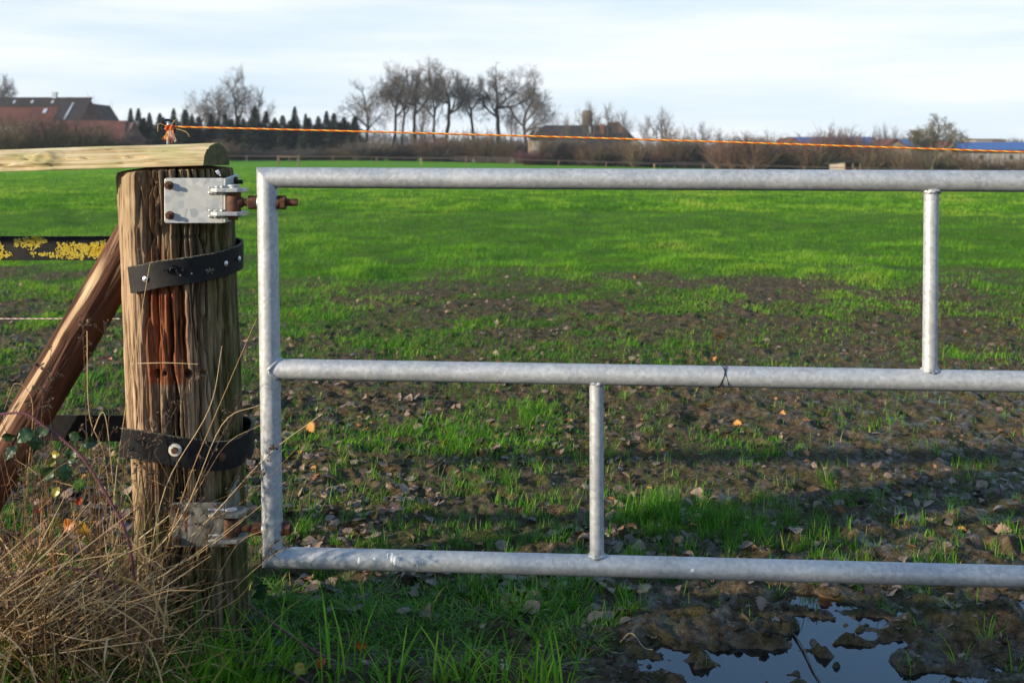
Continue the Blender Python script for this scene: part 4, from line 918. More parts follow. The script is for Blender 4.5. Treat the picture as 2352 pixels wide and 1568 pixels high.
def dry_grass():
    m = MB(); rr = random.Random(21)
    def stem(p0, p1, sag, r_, a):
        p0, p1 = Vector(p0), Vector(p1); L = (p1-p0).length; mid = p0.lerp(p1, 0.5)+Vector((rr.uniform(-.04, .04)*L, rr.uniform(-.04, .04)*L, sag*L))
        if rr.random() < .35: m.tube(catmull([p0, mid, p1], 4), [r_, r_, r_*.95, r_*.9, r_*.8, r_*.75, r_*.7, r_*.6, r_*.4], 4, False, a)
        else:      # straight stalk, often snapped once
            k_ = rr.uniform(.35, .85); q = p0.lerp(p1, k_)+Vector((rr.gauss(0, .02), rr.gauss(0, .02), rr.gauss(0, .02)))*L; e = p1 if rr.random() < .6 else q+Vector((rr.gauss(0, .5), rr.gauss(0, .4), rr.gauss(-.3, .5)))*L*(1-k_)
            m.tube([p0, p0.lerp(q, .5), q, q.lerp(e, .5), e], [r_, r_*.95, r_*.85, r_*.7, r_*.4], 4, False, a)
    for k in range(125):   # the sheaf combed up to the right
        u0 = rr.gauss(20, 110); v0 = rr.uniform(1390, 1520); d = rr.uniform(2.36, 2.60)
        ang = R(rr.gauss(33, 13)); Lp = rr.uniform(160, 400)
        stem(P(u0, v0, d), P(u0+Lp*math.cos(ang), v0-Lp*math.sin(ang), d+rr.uniform(-.06, .08)), rr.uniform(-.02, .10), rr.uniform(.0010, .0023), rr.uniform(.45, 1))
    for k in range(240):   # standing and broken stems
        u0 = rr.uniform(-120, 350); d = rr.uniform(2.34, 2.66); p = P(u0, 1500, d); p.z = float(gz(p.x, p.y)); ang = R(rr.gauss(90, 32)); Lp = rr.uniform(150, 430)*(1.0 if u0 < 380 else .75)
        e = P(u0, 1500, d); q = Vector((p.x+Lp*math.cos(ang)/F*d, d+rr.uniform(-.08, .08), p.z+Lp*math.sin(ang)/F*d))
        stem(p, q, rr.uniform(-.06, .06), rr.uniform(.0008, .0020), rr.random()**1.3*.95)
    for k in range(340):   # thatch at the foot
        u0 = rr.uniform(-150, 480); v0 = rr.uniform(1290, 1590) if u0 < 300 else rr.uniform(1440, 1590); d = rr.uniform(2.36, 2.66); ang = R(rr.uniform(-30, 210)); Lp = rr.uniform(60, 240)
        p = P(u0, v0, d); p.z = max(p.z, float(gz(p.x, p.y))); q = p+Vector((Lp*math.cos(ang)/F*d, rr.uniform(-.06, .06), Lp*math.sin(ang)/F*d*0.6)); q.z = max(q.z, float(gz(q.x, q.y))+.004)
        stem(p, q, rr.uniform(-.08, .12), rr.uniform(.0007, .0017), rr.random()**1.5)
    for k in range(150):   # loose reddish brown stems standing above the heap
        u0 = rr.uniform(-60, 390); d = rr.uniform(2.42, 2.64); ang = R(rr.gauss(86, 20)); Lp = rr.uniform(380, 640)*(1 if u0 < 330 else .72); p = P(u0, 1470, d); p.z = float(gz(p.x, p.y))
        q = Vector((p.x+Lp*math.cos(ang)/F*d, d+rr.uniform(-.05, .05), p.z+Lp*math.sin(ang)/F*d)); stem(p, q, rr.uniform(-.05, .05), rr.uniform(.0006, .0013), rr.uniform(.12, .42))
        if rr.random() < .6:
            for j in range(rr.randint(1, 3)):
                b_ = p.lerp(q, rr.uniform(.4, .95)); stem(b_, b_+Vector((rr.uniform(-.08, .08), rr.uniform(-.03, .03), rr.uniform(-.03, .09))), 0.05, .0007, rr.uniform(.12, .6))
    # single long stems crossing the post and the gate
    for pts in (((420, 1500), (480, 1370), (545, 1250), (612, 1215)), ((470, 1420), (560, 1330), (620, 1280), (672, 1250)), ((300, 1330), (420, 1180), (510, 975), (595, 930)), ((330, 1300), (450, 1130), (520, 1020), (600, 975)), ((290, 1330), (420, 1290), (500, 1240), (600, 1160)),
                ((210, 1000), (240, 950), (260, 1120), (275, 1330)), ((60, 1120), (75, 930), (36, 880), (10, 940)), ((255, 1400), (262, 1150), (285, 960), (345, 600)), ((300, 835), (380, 833), (455, 836)), ((200, 760), (205, 950), (240, 1050), (262, 1250)), ((330, 1360), (380, 1120), (480, 940), (510, 795)),
                ((360, 1330), (430, 1110), (500, 940), (590, 730)), ((420, 1430), (520, 1390), (560, 1360), (578, 1330)), ((380, 1210), (460, 1200), (560, 1150), (690, 1020)), ((430, 1240), (500, 1170), (620, 1040), (740, 950))):
        d = rr.uniform(2.50, 2.58); m.tube(catmull([P(u, v, d) for u, v in pts], 6), [0.0011-0.0006*i/(6*(len(pts)-1)) for i in range(6*(len(pts)-1)+1)], 5, False, rr.uniform(.35, .95))
    o = m.build('dry_grass', M['straw'], smooth=True); tag(o, 'heap of long straw coloured dead grass sprawling at the foot of the post', 'dry grass', kind='stuff')
    # withered flat blades in the heap
    n = 700; u = rng.uniform(-120, 390, n); d = rng.uniform(2.36, 2.64, n); x = (u-1176)/F*d; z = gz(x, d)+rng.uniform(0, 0.22, n)
    blades('withered_blades', np.stack([x, d, z], -1), rng.uniform(.08, .24, n), rng.uniform(.003, .0075, n), rng.random(n)*6.283, rng.uniform(.2, 1.3, n), rng.uniform(.3, 1.6, n), rng.uniform(.1, .8, n), 6, 'straw', rng.random(n)*6.283, label='flat withered grass blades caught in the dry heap beside the post', cat='dry grass')
dry_grass()

# ------------------------------------------------------------------ dry weeds and brambles
def leaf_mesh(name, outline, rnd, mat, fold=0.25, curl=0.4, seed=0, n_in=3):
    """outline: half widths along the midrib 0..1"""
    rr = random.Random(seed); N = len(outline)-1; vs = []; fs = []; C = 4
    for i, w in enumerate(outline):
        t = i/N; zc = curl*0.25*math.sin(t*2.6+rr.uniform(-.3, .3))
        for k in range(-C, C+1):
            s = k/C; wl = w*(1+0.10*rr.uniform(-1, 1) if abs(k) == C else 1)
            vs.append((s*wl, t-0.5, zc+fold*abs(s)*w*(1 if k > 0 else 0.75)+0.06*rr.uniform(-1, 1)*abs(s)))
    Wd = 2*C+1
    for i in range(N):
        for k in range(2*C): fs.append((i*Wd+k, i*Wd+k+1, (i+1)*Wd+k+1, (i+1)*Wd+k))
    m = MB(); m.add(vs, fs, rnd)
    m.tube([(0, -0.5, 0), (0, -0.62, 0.03), (0.01, -0.75, 0.02)], [0.016, 0.014, 0.012], 5, True, max(0.01, rnd*0.6))
    me = bpy.data.meshes.new(name); me.from_pydata(m.v, [], m.f); me.update(); at = me.attributes.new('rnd', 'FLOAT', 'POINT'); at.data.foreach_set('value', np.array(m.a, np.float32))
    me.polygons.foreach_set('use_smooth', np.full(len(me.polygons), True)); me.materials.append(M[mat]); return me
OVAL = [0.02, .17, .27, .34, .37, .37, .34, .28, .19, .10, .01]
ROUND = [0.03, .24, .37, .43, .44, .43, .38, .31, .21, .10, .01]
OAK = [0.02, .08, .20, .12, .17, .31, .18, .24, .38, .22, .26, .33, .20, .18, .11, .01]
BRAM = {k: [leaf_mesh('leaf', OVAL, r_, 'bramble_leaf', 0.35, 0.5, 10+i) for i, r_ in enumerate(v)] for k, v in {'green': (0.18, 0.30, 0.42), 'yellow': (0.66, 0.72), 'orange': (0.80, 0.88), 'red': (0.97,), 'dark': (0.05, 0.12)}.items()}
def leaf_obj(me, p, size, rot, parent, base, name='leaf'):
    o = bpy.data.objects.new(name, me); link(o, parent); o.location = Vector(p)-Vector(base); o.scale = (size, size, size); o.rotation_euler = rot; return o
def bramble(canes, leaves, label, r_=0.0042, sd=0):
    base = Vector(canes[0][-1]) if len(canes[0][-1]) == 3 else P(*canes[0][-1])
    rr = random.Random(sd); root = empty('bramble', base, label, 'bramble')
    for c in canes:
        pts = catmull([P(*q) for q in c], 8); n = len(pts); m = MB(); m.tube(pts, [r_*(0.55+0.45*i/n) for i in range(n)], 8)
        for i in range(2, n-1):
            for q in range(2):
                a = rr.random()*6.28; dr = Vector((math.cos(a), -abs(math.sin(a))*0.5, math.sin(a))); p = pts[i].lerp(pts[i+1], rr.random()); m.tube([p, p+dr*(r_+rr.uniform(.003, .006))], [0.0010, 0.0002], 4, False)
        o = m.build('cane', M['cane'], root, smooth=True); o.location = -base
    for u, v, d, s, ang, kind in leaves:
        me = rr.choice(BRAM[kind]); o = leaf_obj(me, P(u, v, d), 0.86*s/F*d, (R(75+rr.uniform(-25, 25)), R(rr.uniform(-30, 30)), R(0)), root, base)
        # in-plane turn: tip pointing at ang (degrees clockwise from up)
        o.rotation_euler = (Matrix.Rotation(R(-ang), 3, 'Y').transposed() @ Matrix.Rotation(R(90+rr.uniform(-35, 20)), 3, 'X') @ Matrix.Rotation(R(rr.uniform(-30, 30)), 3, 'Y')).to_euler()
    return root
D1 = 2.47
bramble([[(-40, 955, D1), (53, 949, D1), (99, 976, D1), (155, 1018, D1), (204, 1071, D1-.01), (287, 1216, D1-.02), (313, 1348, D1-.02), (344, 1440, D1-.01), (347, 1600, D1+.0)]],
        [(60, 1003, D1, 55, 235, 'green'), (103, 990, D1, 42, 40, 'green'), (82, 1017, D1, 44, 190, 'green'), (172, 1000, D1-.01, 36, 290, 'green'), (207, 1016, D1-.01, 40, 100, 'dark'), (165, 1040, D1, 40, 20, 'green'), (148, 1085, D1-.02, 52, 185, 'green'), (112, 1086, D1-.01, 52, 230, 'green'),
         (170, 1052, D1, 34, 100, 'green'), (28, 1040, D1, 44, 210, 'dark'), (128, 1042, D1+.01, 26, 265, 'yellow'), (120, 1062, D1+.01, 26, 220, 'yellow'), (20, 1000, D1+.02, 40, 265, 'dark')],
        'long arching purple bramble cane with green leaves, crossing in front of the brace pole', 0.0040, 1)
bramble([[(-40, 1345, 2.45), (60, 1318, 2.45), (132, 1303, 2.45), (204, 1315, 2.44), (264, 1345, 2.44), (273, 1391, 2.44), (293, 1453, 2.45), (325, 1600, 2.46)]],
        [(160, 1205, 2.48, 46, 250, 'orange'), (192, 1212, 2.48, 46, 150, 'orange'), (183, 1150, 2.53, 26, 200, 'red'), (72, 1275, 2.47, 38, 215, 'yellow'), (97, 1280, 2.47, 34, 180, 'yellow'), (122, 1278, 2.48, 28, 170, 'orange'), (86, 1172, 2.5, 20, 180, 'red'), (130, 1130, 2.52, 30, 200, 'yellow'), (290, 1160, 2.54, 24, 120, 'yellow')],
        'low bramble cane bent over in the straw with orange, red and yellow autumn leaves', 0.0040, 2)
D3 = 2.55
bramble([[(560, 1380, D3+.1), (640, 1440, D3+.06), (700, 1480, D3+.03), (755, 1512, D3)], [(470, 1500, D3), (560, 1520, D3-.03), (650, 1535, D3-.05), (755, 1600, D3-.06)]],
        [(575, 1485, D3, 46, 250, 'green'), (604, 1492, D3, 38, 110, 'green'), (592, 1548, D3-.06, 44, 250, 'green'), (650, 1543, D3-.06, 48, 100, 'green'), (628, 1530, D3-.06, 40, 10, 'green'), (690, 1535, D3-.05, 40, 130, 'yellow'), (707, 1446, D3+.05, 46, 110, 'dark'), (596, 1361, D3+.1, 44, 240, 'dark'), (622, 1380, D3+.1, 44, 160, 'green'), (600, 1345, D3+.1, 36, 80, 'dark'),
         (580, 1425, D3+.08, 38, 200, 'dark'), (760, 1545, D3-.04, 42, 200, 'dark'), (740, 1520, D3-.03, 36, 60, 'red'), (640, 1470, D3+.02, 36, 300, 'dark'), (540, 1540, D3-.05, 40, 280, 'green'), (516, 1515, D3-.04, 34, 320, 'yellow'), (830, 1480, D3+.05, 34, 100, 'orange'), (470, 1555, D3-.08, 34, 90, 'orange')],
        'low bramble with dark green serrated leaves creeping at the right foot of the post', 0.0032, 3)
def weed(pts, d, label, sd, heads=10):
    rr = random.Random(sd); P3 = catmull([P(u, v, d) for u, v in pts], 7); base = P3[0]; root = empty('dry_weed', base, label, 'dry weed', 'withered weeds in front of the post')
    n = len(P3); m = MB(); m.tube([p-base for p in P3], [0.0013-0.0008*i/n for i in range(n)], 5)
    for k in range(heads):
        hd = MB()
        i = rr.randrange(n//3, n-1); p = P3[i]; L = rr.uniform(.008, .035); dr = Vector((rr.uniform(-1, 1), rr.uniform(-.5, .5), rr.uniform(0.1, 1))).normalized(); e = p+dr*L
        m.tube([p-base, p.lerp(e, .5)+Vector((0, 0, .002))-base, e-base], [0.0007, .0006, .0004], 4)
        for q in range(rr.randint(5, 11)):
            c = e+Vector((rr.uniform(-1, 1), rr.uniform(-1, 1), rr.uniform(-1, 1)))*0.006; s = rr.uniform(.0014, .0042)
            ax = Vector((rr.uniform(-1, 1), rr.uniform(-1, 1), rr.uniform(-1, 1))).normalized(); b_ = ax.orthogonal().normalized()*s; cc = ax.cross(b_)
            hd.add([c-base+b_*1.4, c-base+cc*rr.uniform(.4, 1)+ax*s*.5, c-base-b_*1.2+ax*s*.3, c-base-cc*rr.uniform(.4, 1), c-base+ax*s], [(0, 1, 4), (1, 2, 4), (2, 3, 4), (3, 0, 4), (0, 3, 2, 1)])
        hd.build('seed_head', M['weed'], root)
    m.build('stem', M['weed'], root, smooth=True)
for q, (pts, d, lb) in enumerate((
    (((235, 1420), (205, 1150), (196, 900), (190, 730)), 2.60, 'tallest thin withered weed stem rising before the right edge of the brace pole'),
    (((150, 1400), (108, 1150), (95, 960), (122, 780)), 2.60, 'withered weed with curled brown heads before the middle of the brace pole'),
    (((100, 1420), (75, 1150), (80, 980), (118, 840)), 2.58, 'leaning withered weed before the left edge of the brace pole'),
    (((260, 1420), (225, 1150), (250, 960), (238, 735)), 2.62, 'withered weed standing in the gap between brace pole and post'),
    (((300, 1400), (325, 1180), (355, 1040), (450, 850)), 2.55, 'withered weed leaning across the rust stained face of the post'),
    (((280, 1420), (310, 1180), (335, 1030), (372, 960)), 2.55, 'short withered weed with clustered heads before the lower belt bolt'),
    (((330, 1430), (420, 1200), (480, 1060), (560, 905)), 2.56, 'withered weed leaning right toward the gate stile'),
    (((320, 1430), (330, 1250), (400, 1170), (520, 1165)), 2.54, 'withered weed drooping over the lower hinge bracket'),
    (((430, 1450), (520, 1350), (610, 1280), (690, 1245)), 2.52, 'withered spray crossing the bottom corner of the gate'),
    (((360, 1400), (470, 1210), (560, 1110), (640, 1020)), 2.52, 'withered spray crossing the lower part of the gate stile'),
    (((40, 1430), (25, 1250), (60, 1120), (20, 1040)), 2.52, 'bent withered weed at the left edge of the photo'))): weed(pts, d, lb, q, 14 if q != 5 else 24)
def small_flower():
    base = P(1157, 1600, 2.44); root = empty('white_flower', base, 'small weed with tiny white flowers at the bottom edge before the gate', 'flower'); m = MB(); m.tube([Vector((0, 0, 0)), P(1155, 1550, 2.44)-base, P(1158, 1524, 2.44)-base], [0.0011, .001, .0008], 6)
    rr = random.Random(2); f = MB()
    for k in range(14):
        p = P(1158+rr.uniform(-7, 7), 1521+rr.uniform(-8, 14), 2.44+rr.uniform(-.006, .006))-base; m.tube([P(1158, 1536, 2.44)-base, p], [.0006, .0004], 4)
        for j in range(4):
            a = j*1.57+rr.random(); f.add([p, p+Vector((math.cos(a)*.0022-.0007, -.0006, math.sin(a)*.0022)), p+Vector((math.cos(a)*.003, -.001, math.sin(a)*.003)), p+Vector((math.cos(a)*.0022+.0007, -.0006, math.sin(a)*.0022))], [(0, 1, 2, 3)])
    m.build('stem', simple('flower_stem', (0.10, 0.20, 0.03), .6, .2, 60), root, smooth=True); f.build('petals', simple('white_petals', (0.75, 0.75, 0.68), .7, .1, 60, bump=0), root)
small_flower()

# ------------------------------------------------------------------ fallen leaves
LV = {'grey': [leaf_mesh('fallen_leaf', ROUND if i % 2 else OVAL, r_, 'leaf', f, c, 40+i) for i, (r_, f, c) in enumerate(((.10, .25, .5), (.36, .1, .3), (.52, .4, .9), (.62, .2, .6), (.33, .55, 1.1), (.58, -.3, .7)))],
      'brown': [leaf_mesh('fallen_leaf', OAK, r_, 'leaf', f, c, 60+i) for i, (r_, f, c) in enumerate(((.74, .3, .6), (.80, .5, 1.0), (.68, .2, .8)))],
      'orange': [leaf_mesh('fallen_leaf', OAK, r_, 'leaf', f, c, 70+i) for i, (r_, f, c) in enumerate(((.90, .35, .7), (.97, .2, .5)))]}
def put_leaf(x, y, size, kind, rr, tilt=0.35, idx=None):
    me = LV[kind][idx if idx is not None else rr.randrange(len(LV[kind]))]; o = bpy.data.objects.new('fallen_leaf', me); link(o)
    o.location = (x, y, float(gz(x, y))+size*0.10); o.scale = (size, size*rr.uniform(.75, 1.1), size*rr.uniform(.3, 1.0)); o.rotation_euler = (rr.gauss(0, tilt)+0.12, rr.gauss(0, tilt), rr.uniform(0, 6.28)); return o
rr = random.Random(31)
SPECIAL = [(1848, 1157, 34, 'orange', 1, 'large golden orange oak leaf standing out on the wet mud behind the gate'), (2067, 1190, 34, 'brown', 0, 'pale brown oak leaf lying right of the grass tufts behind the gate'), (1480, 1358, 44, 'brown', 2, 'big pale oak leaf on the mud just under the bottom rail'),
    (1898, 1362, 48, 'brown', 1, 'red brown curled oak leaf at the upper edge of the puddle'), (1615, 940, 30, 'orange', 0, 'pale orange oak leaf right behind the middle rail, near the wire tie'), (1648, 782, 28, 'orange', 0, 'lone peach coloured leaf on the grass above the middle rail'), (715, 992, 30, 'orange', 1, 'bright orange leaf lying right of the gate stile'),
    (845, 993, 26, 'orange', 0, 'small orange lobed leaf in the litter behind the gate'), (1605, 1190, 32, 'brown', 1, 'brown oak leaf caught upright in the grass tuft'), (1855, 978, 26, 'orange', 0, 'peach leaf on bare mud at centre right'), (2060, 1120, 28, 'orange', 1, 'twisted tan leaf, the left one of a pair on open mud'), (2090, 1132, 24, 'brown', 0, 'twisted tan leaf, the right one of a pair on open mud'),
    (2208, 1225, 24, 'orange', 1, 'small upright orange leaf near the right edge of the mud'), (2305, 1225, 36, 'brown', 2, 'folded red brown leaf at the right edge above the bottom rail'), (2135, 1205, 36, 'brown', 1, 'curled reddish leaf beside a grass shoot on the right'), (1913, 938, 22, 'orange', 0, 'little peach leaf right of the middle strut on dark mud'), (1495, 1460, 30, 'brown', 0, 'single tan leaf on bare mud left of the puddle'),
    (2207, 1415, 26, 'brown', 2, 'small pale leaf lying before the dug lump of soil'), (1635, 1510, 0, 'grey', 0, ''), (1848, 1432, 20, 'brown', 0, 'small pink brown leaf floating at the puddle middle'), (1660, 1150, 34, 'grey', 2, 'pale curled leaf edge behind the grass tuft'), (2040, 1395, 0, 'grey', 0, ''), (845, 1230, 38, 'grey', 1, 'grey pointed leaf lying flat just above the bottom rail')]
cnt = 0
for u, v, s, kind, idx, lb in SPECIAL:
    if s == 0: continue
    d = ZC*F/(v-HZ); o = put_leaf((u-1176)/F*d, d, s/F*d*1.25, kind, rr, 0.25, idx); tag(o, lb, 'leaf', 'fallen leaves standing out on the mud'); cnt += 1
def zone(u, v): return 'between post and brace pole' if u < 560 else 'behind the left part of the gate' if u < 1371 else 'behind the right part of the gate'
def litter_density(x, y):
    u = 1176+x*F/y; n = fbm(x/0.5, y/0.6, 3, 120)
    L = ss(0.42, 0.58, n)*(0.4+1.2*ss(0.4, 0.62, fbm(x/0.16, y/0.2, 2, 121)))*(0.22+0.78*(1-ss(1150, 1650, u)))*(1+0.8*(1-ss(500, 620, u)))*ss(2.9, 3.3, y)*(1-ss(8, 12, y))
    return np.clip(L+0.06*ss(2.6, 3, y)*(1-ss(9, 14, y)), 0, 1)
ind = []
x, y = wedge(18000, 2.9, 14, 1.0, 0.2); dn_ = litter_density(x, y); sel = rng.random(len(x)) < dn_; x, y = x[sel], y[sel]; z = gz(x, y); k = z > WATER; x, y = x[k], y[k]
order = np.argsort(y); x, y = x[order], y[order]
vis = np.abs(x) < 0.46*y
xi, yi = x[vis][:270], y[vis][:270]; xo = np.concatenate([x[vis][270:], x[~vis]]); yo = np.concatenate([y[vis][270:], y[~vis]])
GL = {'grey': 'greyish', 'brown': 'brown lobed', 'orange': 'orange'}
for a, b in zip(xi, yi):
    kind = 'grey' if rr.random() < 0.86 else ('brown' if rr.random() < 0.8 else 'orange'); o = put_leaf(a, b, 0.014+0.044*rr.random()**1.5, kind, rr); u = 1176+a*F/b; zn = zone(u, 0)
    tag(o, '%s dead leaf in the scattered litter %s' % (GL[kind], zn), 'leaf', '%s dead leaves %s' % (GL[kind], zn))
def litter(xo, yo):
    VS, FQ, RN = [], [], []; b = 0
    protos = []
    for me in LV['grey']+LV['brown'][:1]+LV['orange'][:1]:
        v = np.empty(len(me.vertices)*3, np.float32); me.vertices.foreach_get('co', v); v = v.reshape(-1, 3); q = np.array([p.vertices[:] for p in me.polygons if len(p.vertices) == 4]); a = np.empty(len(v), np.float32); me.attributes['rnd'].data.foreach_get('value', a); protos.append((v, q, a))
    zz = gz(xo, yo)
    for i in range(len(xo)):
        v, q, a = protos[min(rr.randrange(0, 11), 7) if rr.random() < .25 else rr.randrange(6)]; s = .012+.042*rr.random()**1.5
        Rm = np.array((Matrix.Rotation(rr.uniform(0, 6.28), 3, 'Z') @ Matrix.Rotation(rr.gauss(.1, .4), 3, 'X') @ Matrix.Rotation(rr.gauss(0, .4), 3, 'Y')))
        VS.append((v*s*np.array([1, rr.uniform(.7, 1.1), rr.uniform(.3, 1)])) @ Rm.T+np.array([xo[i], yo[i], zz[i]+s*.12])); FQ.append(q+b); RN.append(a+rr.uniform(-.08, .06)); b += len(v)
    o = np_mesh('leaf_litter', np.concatenate(VS), [np.concatenate(FQ)], M['leaf'], attrs={'rnd': np.clip(np.concatenate(RN), .01, 1)}); tag(o, 'small dead leaves strewn over the far part of the mud and thin grass', 'leaf litter', kind='stuff')
litter(xo, yo)
def fragments():
    n = 9000; x, y = wedge(n, 2.6, 11, 1.5, 0.3); k = (rng.random(n) < 0.35+0.65*ss(.42, .58, fbm(x/.3, y/.35, 3, 160)))*(mudness(x, y) > .3); x, y = x[k], y[k]; z = gz(x, y); k = z > WATER+.002; x, y, z = x[k], y[k], z[k]; n = len(x)
    s = .003+.012*rng.random(n)**2.2; a = rng.random(n)*6.283; C = np.stack([x, y, z+.0025], -1); U = np.stack([np.cos(a), np.sin(a), rng.normal(0, .35, n)], -1)*s[:, None]; W = np.stack([-np.sin(a), np.cos(a), rng.normal(0, .35, n)], -1)*(s*rng.uniform(.2, .8, n))[:, None]
    V = np.stack([C-U, C+W*.9-U*.2, C+U, C-W+U*.1], 1).reshape(-1, 3); q = np.arange(n*4).reshape(n, 4)
    o = np_mesh('plant_debris', V, [q], M['leaf'], smooth=False, attrs={'rnd': np.repeat(np.clip(rng.normal(.32, .22, n), .01, .95), 4)}); tag(o, 'tiny broken bits of leaf and straw trodden into the mud', 'debris', kind='stuff')
fragments()
def stick(pts, r_, label, straw=False, sd=0):
    rr = random.Random(sd); base = None; P3 = []
    for u, v in pts:
        d = ZC*F/(v-HZ); x = (u-1176)/F*d; P3.append(Vector((x, d, max(float(gz(x, d)), WATER)+r_*1.2)))
    base = P3[0]; m = MB(); q = catmull([p-base for p in P3], 6); m.tube(q, [r_*(1-.6*i/len(q))*rr.uniform(.8, 1.15) for i in range(len(q))], 6)
    o = m.build('straw_stalk' if straw else 'twig', M['straw_stalk' if straw else 'wet_twig'], smooth=True, loc=base); tag(o, label, 'stalk' if straw else 'twig')
M['wet_twig'] = simple('wet_twig', (.05, .035, .028), .4, .3, 80); M['straw_stalk'] = simple('straw_stalk', (.45, .33, .16), .6, .3, 80)
stick([(1822, 1445), (1845, 1480), (1868, 1530), (1890, 1562)], .0030, 'dark twig lying in the puddle, its end out of the water', sd=1)
stick([(1776, 1415), (1805, 1420), (1838, 1416)], .0018, 'short thin twig floating near the upper end of the puddle', sd=2)
stick([(1424, 1472), (1450, 1468), (1478, 1480), (1500, 1492)], .0024, 'pale bent straw stalk lying on bare mud left of the puddle', True, 3)
stick([(1380, 1484), (1405, 1490), (1424, 1486)], .0016, 'small pale straw stalk lying beside the bent one', True, 4)
stick([(2250, 1508), (2290, 1500), (2330, 1504)], .0016, 'thin twig on the mud at the right below the dug lump', sd=5)
# loose crumbs of soil
def crumbs():
    VS, FQ = [], []; b = 0; rr = random.Random(77); ico = []
    m0 = bpy.data.meshes.new('t'); import bmesh; bm = bmesh.new(); bmesh.ops.create_icosphere(bm, subdivisions=2, radius=1); v0 = np.array([v.co[:] for v in bm.verts]); f0 = np.array([[v.index for v in f.verts] for f in bm.faces]); bm.free(); bpy.data.meshes.remove(m0)
    x, y = wedge(2600, 2.5, 9, 1.7, 0.2); n = fbm(x/0.25, y/0.3, 3, 140); s_ = (n > 0.55); x, y = x[s_], y[s_]; z = gz(x, y)
    lx = [(2290, 1440), (2250, 1450), (2330, 1430)]
    for i in range(len(x)):
        s = rr.uniform(.003, .010)*(1 if rr.random() < .9 else 1.8); nz_ = 1+1.7*(fbm(v0[:, 0]*2.2+i*3.7, v0[:, 1]*2.2+v0[:, 2]*1.7, 3, i % 50)-0.5)
        VS.append(v0*nz_[:, None]*s*np.array([1, 1, .7])+np.array([x[i], y[i], z[i]+s*.15])); FQ.append(f0+b); b += len(v0)
    t = NT('soil_crumbs'); n2 = t.noise(t.coord(), 90, 6, .65); k = t.ramp(n2, [(.3, (.020, .013, .008)), (.7, (.075, .050, .030))])
    o = np_mesh('soil_clods', np.concatenate(VS), [np.concatenate(FQ)], t.done(k, .75, 0, t.bump(n2, .9, .006), .35)); tag(o, 'loose dark clods of churned soil scattered over the mud', 'soil', kind='stuff')
crumbs()

# ------------------------------------------------------------------ distance: trees
def tree_mesh(seed, h, bole, spread, lv=5, upw=0.10, nk=(4, 4, 4, 3, 3), tw=0.012, narrow=1.0, base_r=None, twig_len=0.16):
    rr = random.Random(seed); tr_ = MB(); tw_ = MB()
    R0 = base_r or h*0.022
    def limb(p, d, L, r_, lvl):
        n = 5 if lvl < 3 else 3; pts = [p]; q = p.copy(); dd = d.copy()
        for i in range(n):
            k_ = .13+.05*lvl; dd = (dd+Vector((rr.gauss(0, k_), rr.gauss(0, k_), rr.gauss(0, k_*.8)+upw*(1.3 if lvl < 2 else .25)))).normalized(); q = q+dd*L/n; pts.append(q.copy())
        re = r_*0.55; (tr_ if lvl < 3 else tw_).tube(pts, [r_+(re-r_)*i/n for i in range(n+1)], 6 if lvl < 2 else 4 if lvl < 4 else 3, False)
        if lvl >= lv: return
        for k in range(nk[min(lvl, len(nk)-1)]):
            t = 0.30+0.70*(k+rr.random())/nk[min(lvl, len(nk)-1)]; i = min(n-1, int(t*n)); pp = pts[i].lerp(pts[i+1], t*n-i); loc = (pts[i+1]-pts[i]).normalized()
            a = rr.random()*6.283; pr = loc.orthogonal().normalized(); pr.rotate(Matrix.Rotation(a, 3, loc)); sp_ = rr.uniform(.55, 1.0)
            nd = (loc*(1.0 if lvl < 3 else .7)+pr*sp_*(spread if lvl < 3 else 1.1)).normalized()
            limb(pp, nd, max(L*rr.uniform(.50, .74), h*0.035), max(re*rr.uniform(.55, .85), tw), lvl+1)
        limb(q, dd, L*0.62, re, lvl+1)
    p = Vector((0, 0, 0)); n = 6; pts = [p]; q = p.copy()
    for i in range(n): q = q+Vector((rr.gauss(0, .012)*h, rr.gauss(0, .012)*h, bole*h/n)); pts.append(q.copy())
    tr_.tube(pts, [R0*(1.35 if i == 0 else 1-.28*i/n) for i in range(n+1)], 8, False)
    for k in range(nk[0]+1):
        a = k*6.283/(nk[0]+1)+rr.random()*.8; up = 1.0 if k == 0 else rr.uniform(.45, .95)
        d = Vector((math.cos(a)*spread*(0.15 if k == 0 else 1)*narrow, math.sin(a)*spread*(.15 if k == 0 else 1)*narrow, up)).normalized()
        st = pts[-1] if k < 3 else pts[-2]
        limb(st, d, (1-bole)*h*rr.uniform(.34, .46), R0*(.70 if k == 0 else rr.uniform(.35, .55)), 1)
    return tr_, tw_
def tree_proto(name, seed, h, bark, twig, **kw):
    a, b = tree_mesh(seed, h, **kw); root = empty(name); ob = a.build('trunk', M[bark], root, smooth=True); ot = b.build('crown', M[twig], root)
    zs = sorted(v[2] for v in b.v)[int(len(b.v)*.988)]; root['top'] = zs; root['half'] = sorted(abs(v[0]) for v in b.v)[int(len(b.v)*.94)]; return root
USED = {}
def place(proto, u, vt, d, label, cat, group=None, half=None, rot=0, zbase=None, name=None):
    x = (u-1176)/F*d; z0 = float(gz(x, d))-0.05 if zbase is None else zbase; ht = ZC-(vt-HZ)/F*d-z0; s = ht/proto['top']; sx = s if half is None else (half/F*d)/proto['half']
    o = proto if proto.name not in USED else copy_tree(proto)
    USED[proto.name] = 1
    if name: o.name = name
    o.location = (x, d, z0); o.scale = (sx, sx, s); o.rotation_euler = (0, 0, rot); tag(o, label, cat, group); return o
TA = tree_proto('bare_tree', 1, 20, 'bark', 'twig', bole=.45, spread=1.0, nk=(4, 4, 4, 4, 4), tw=.021, upw=.02)
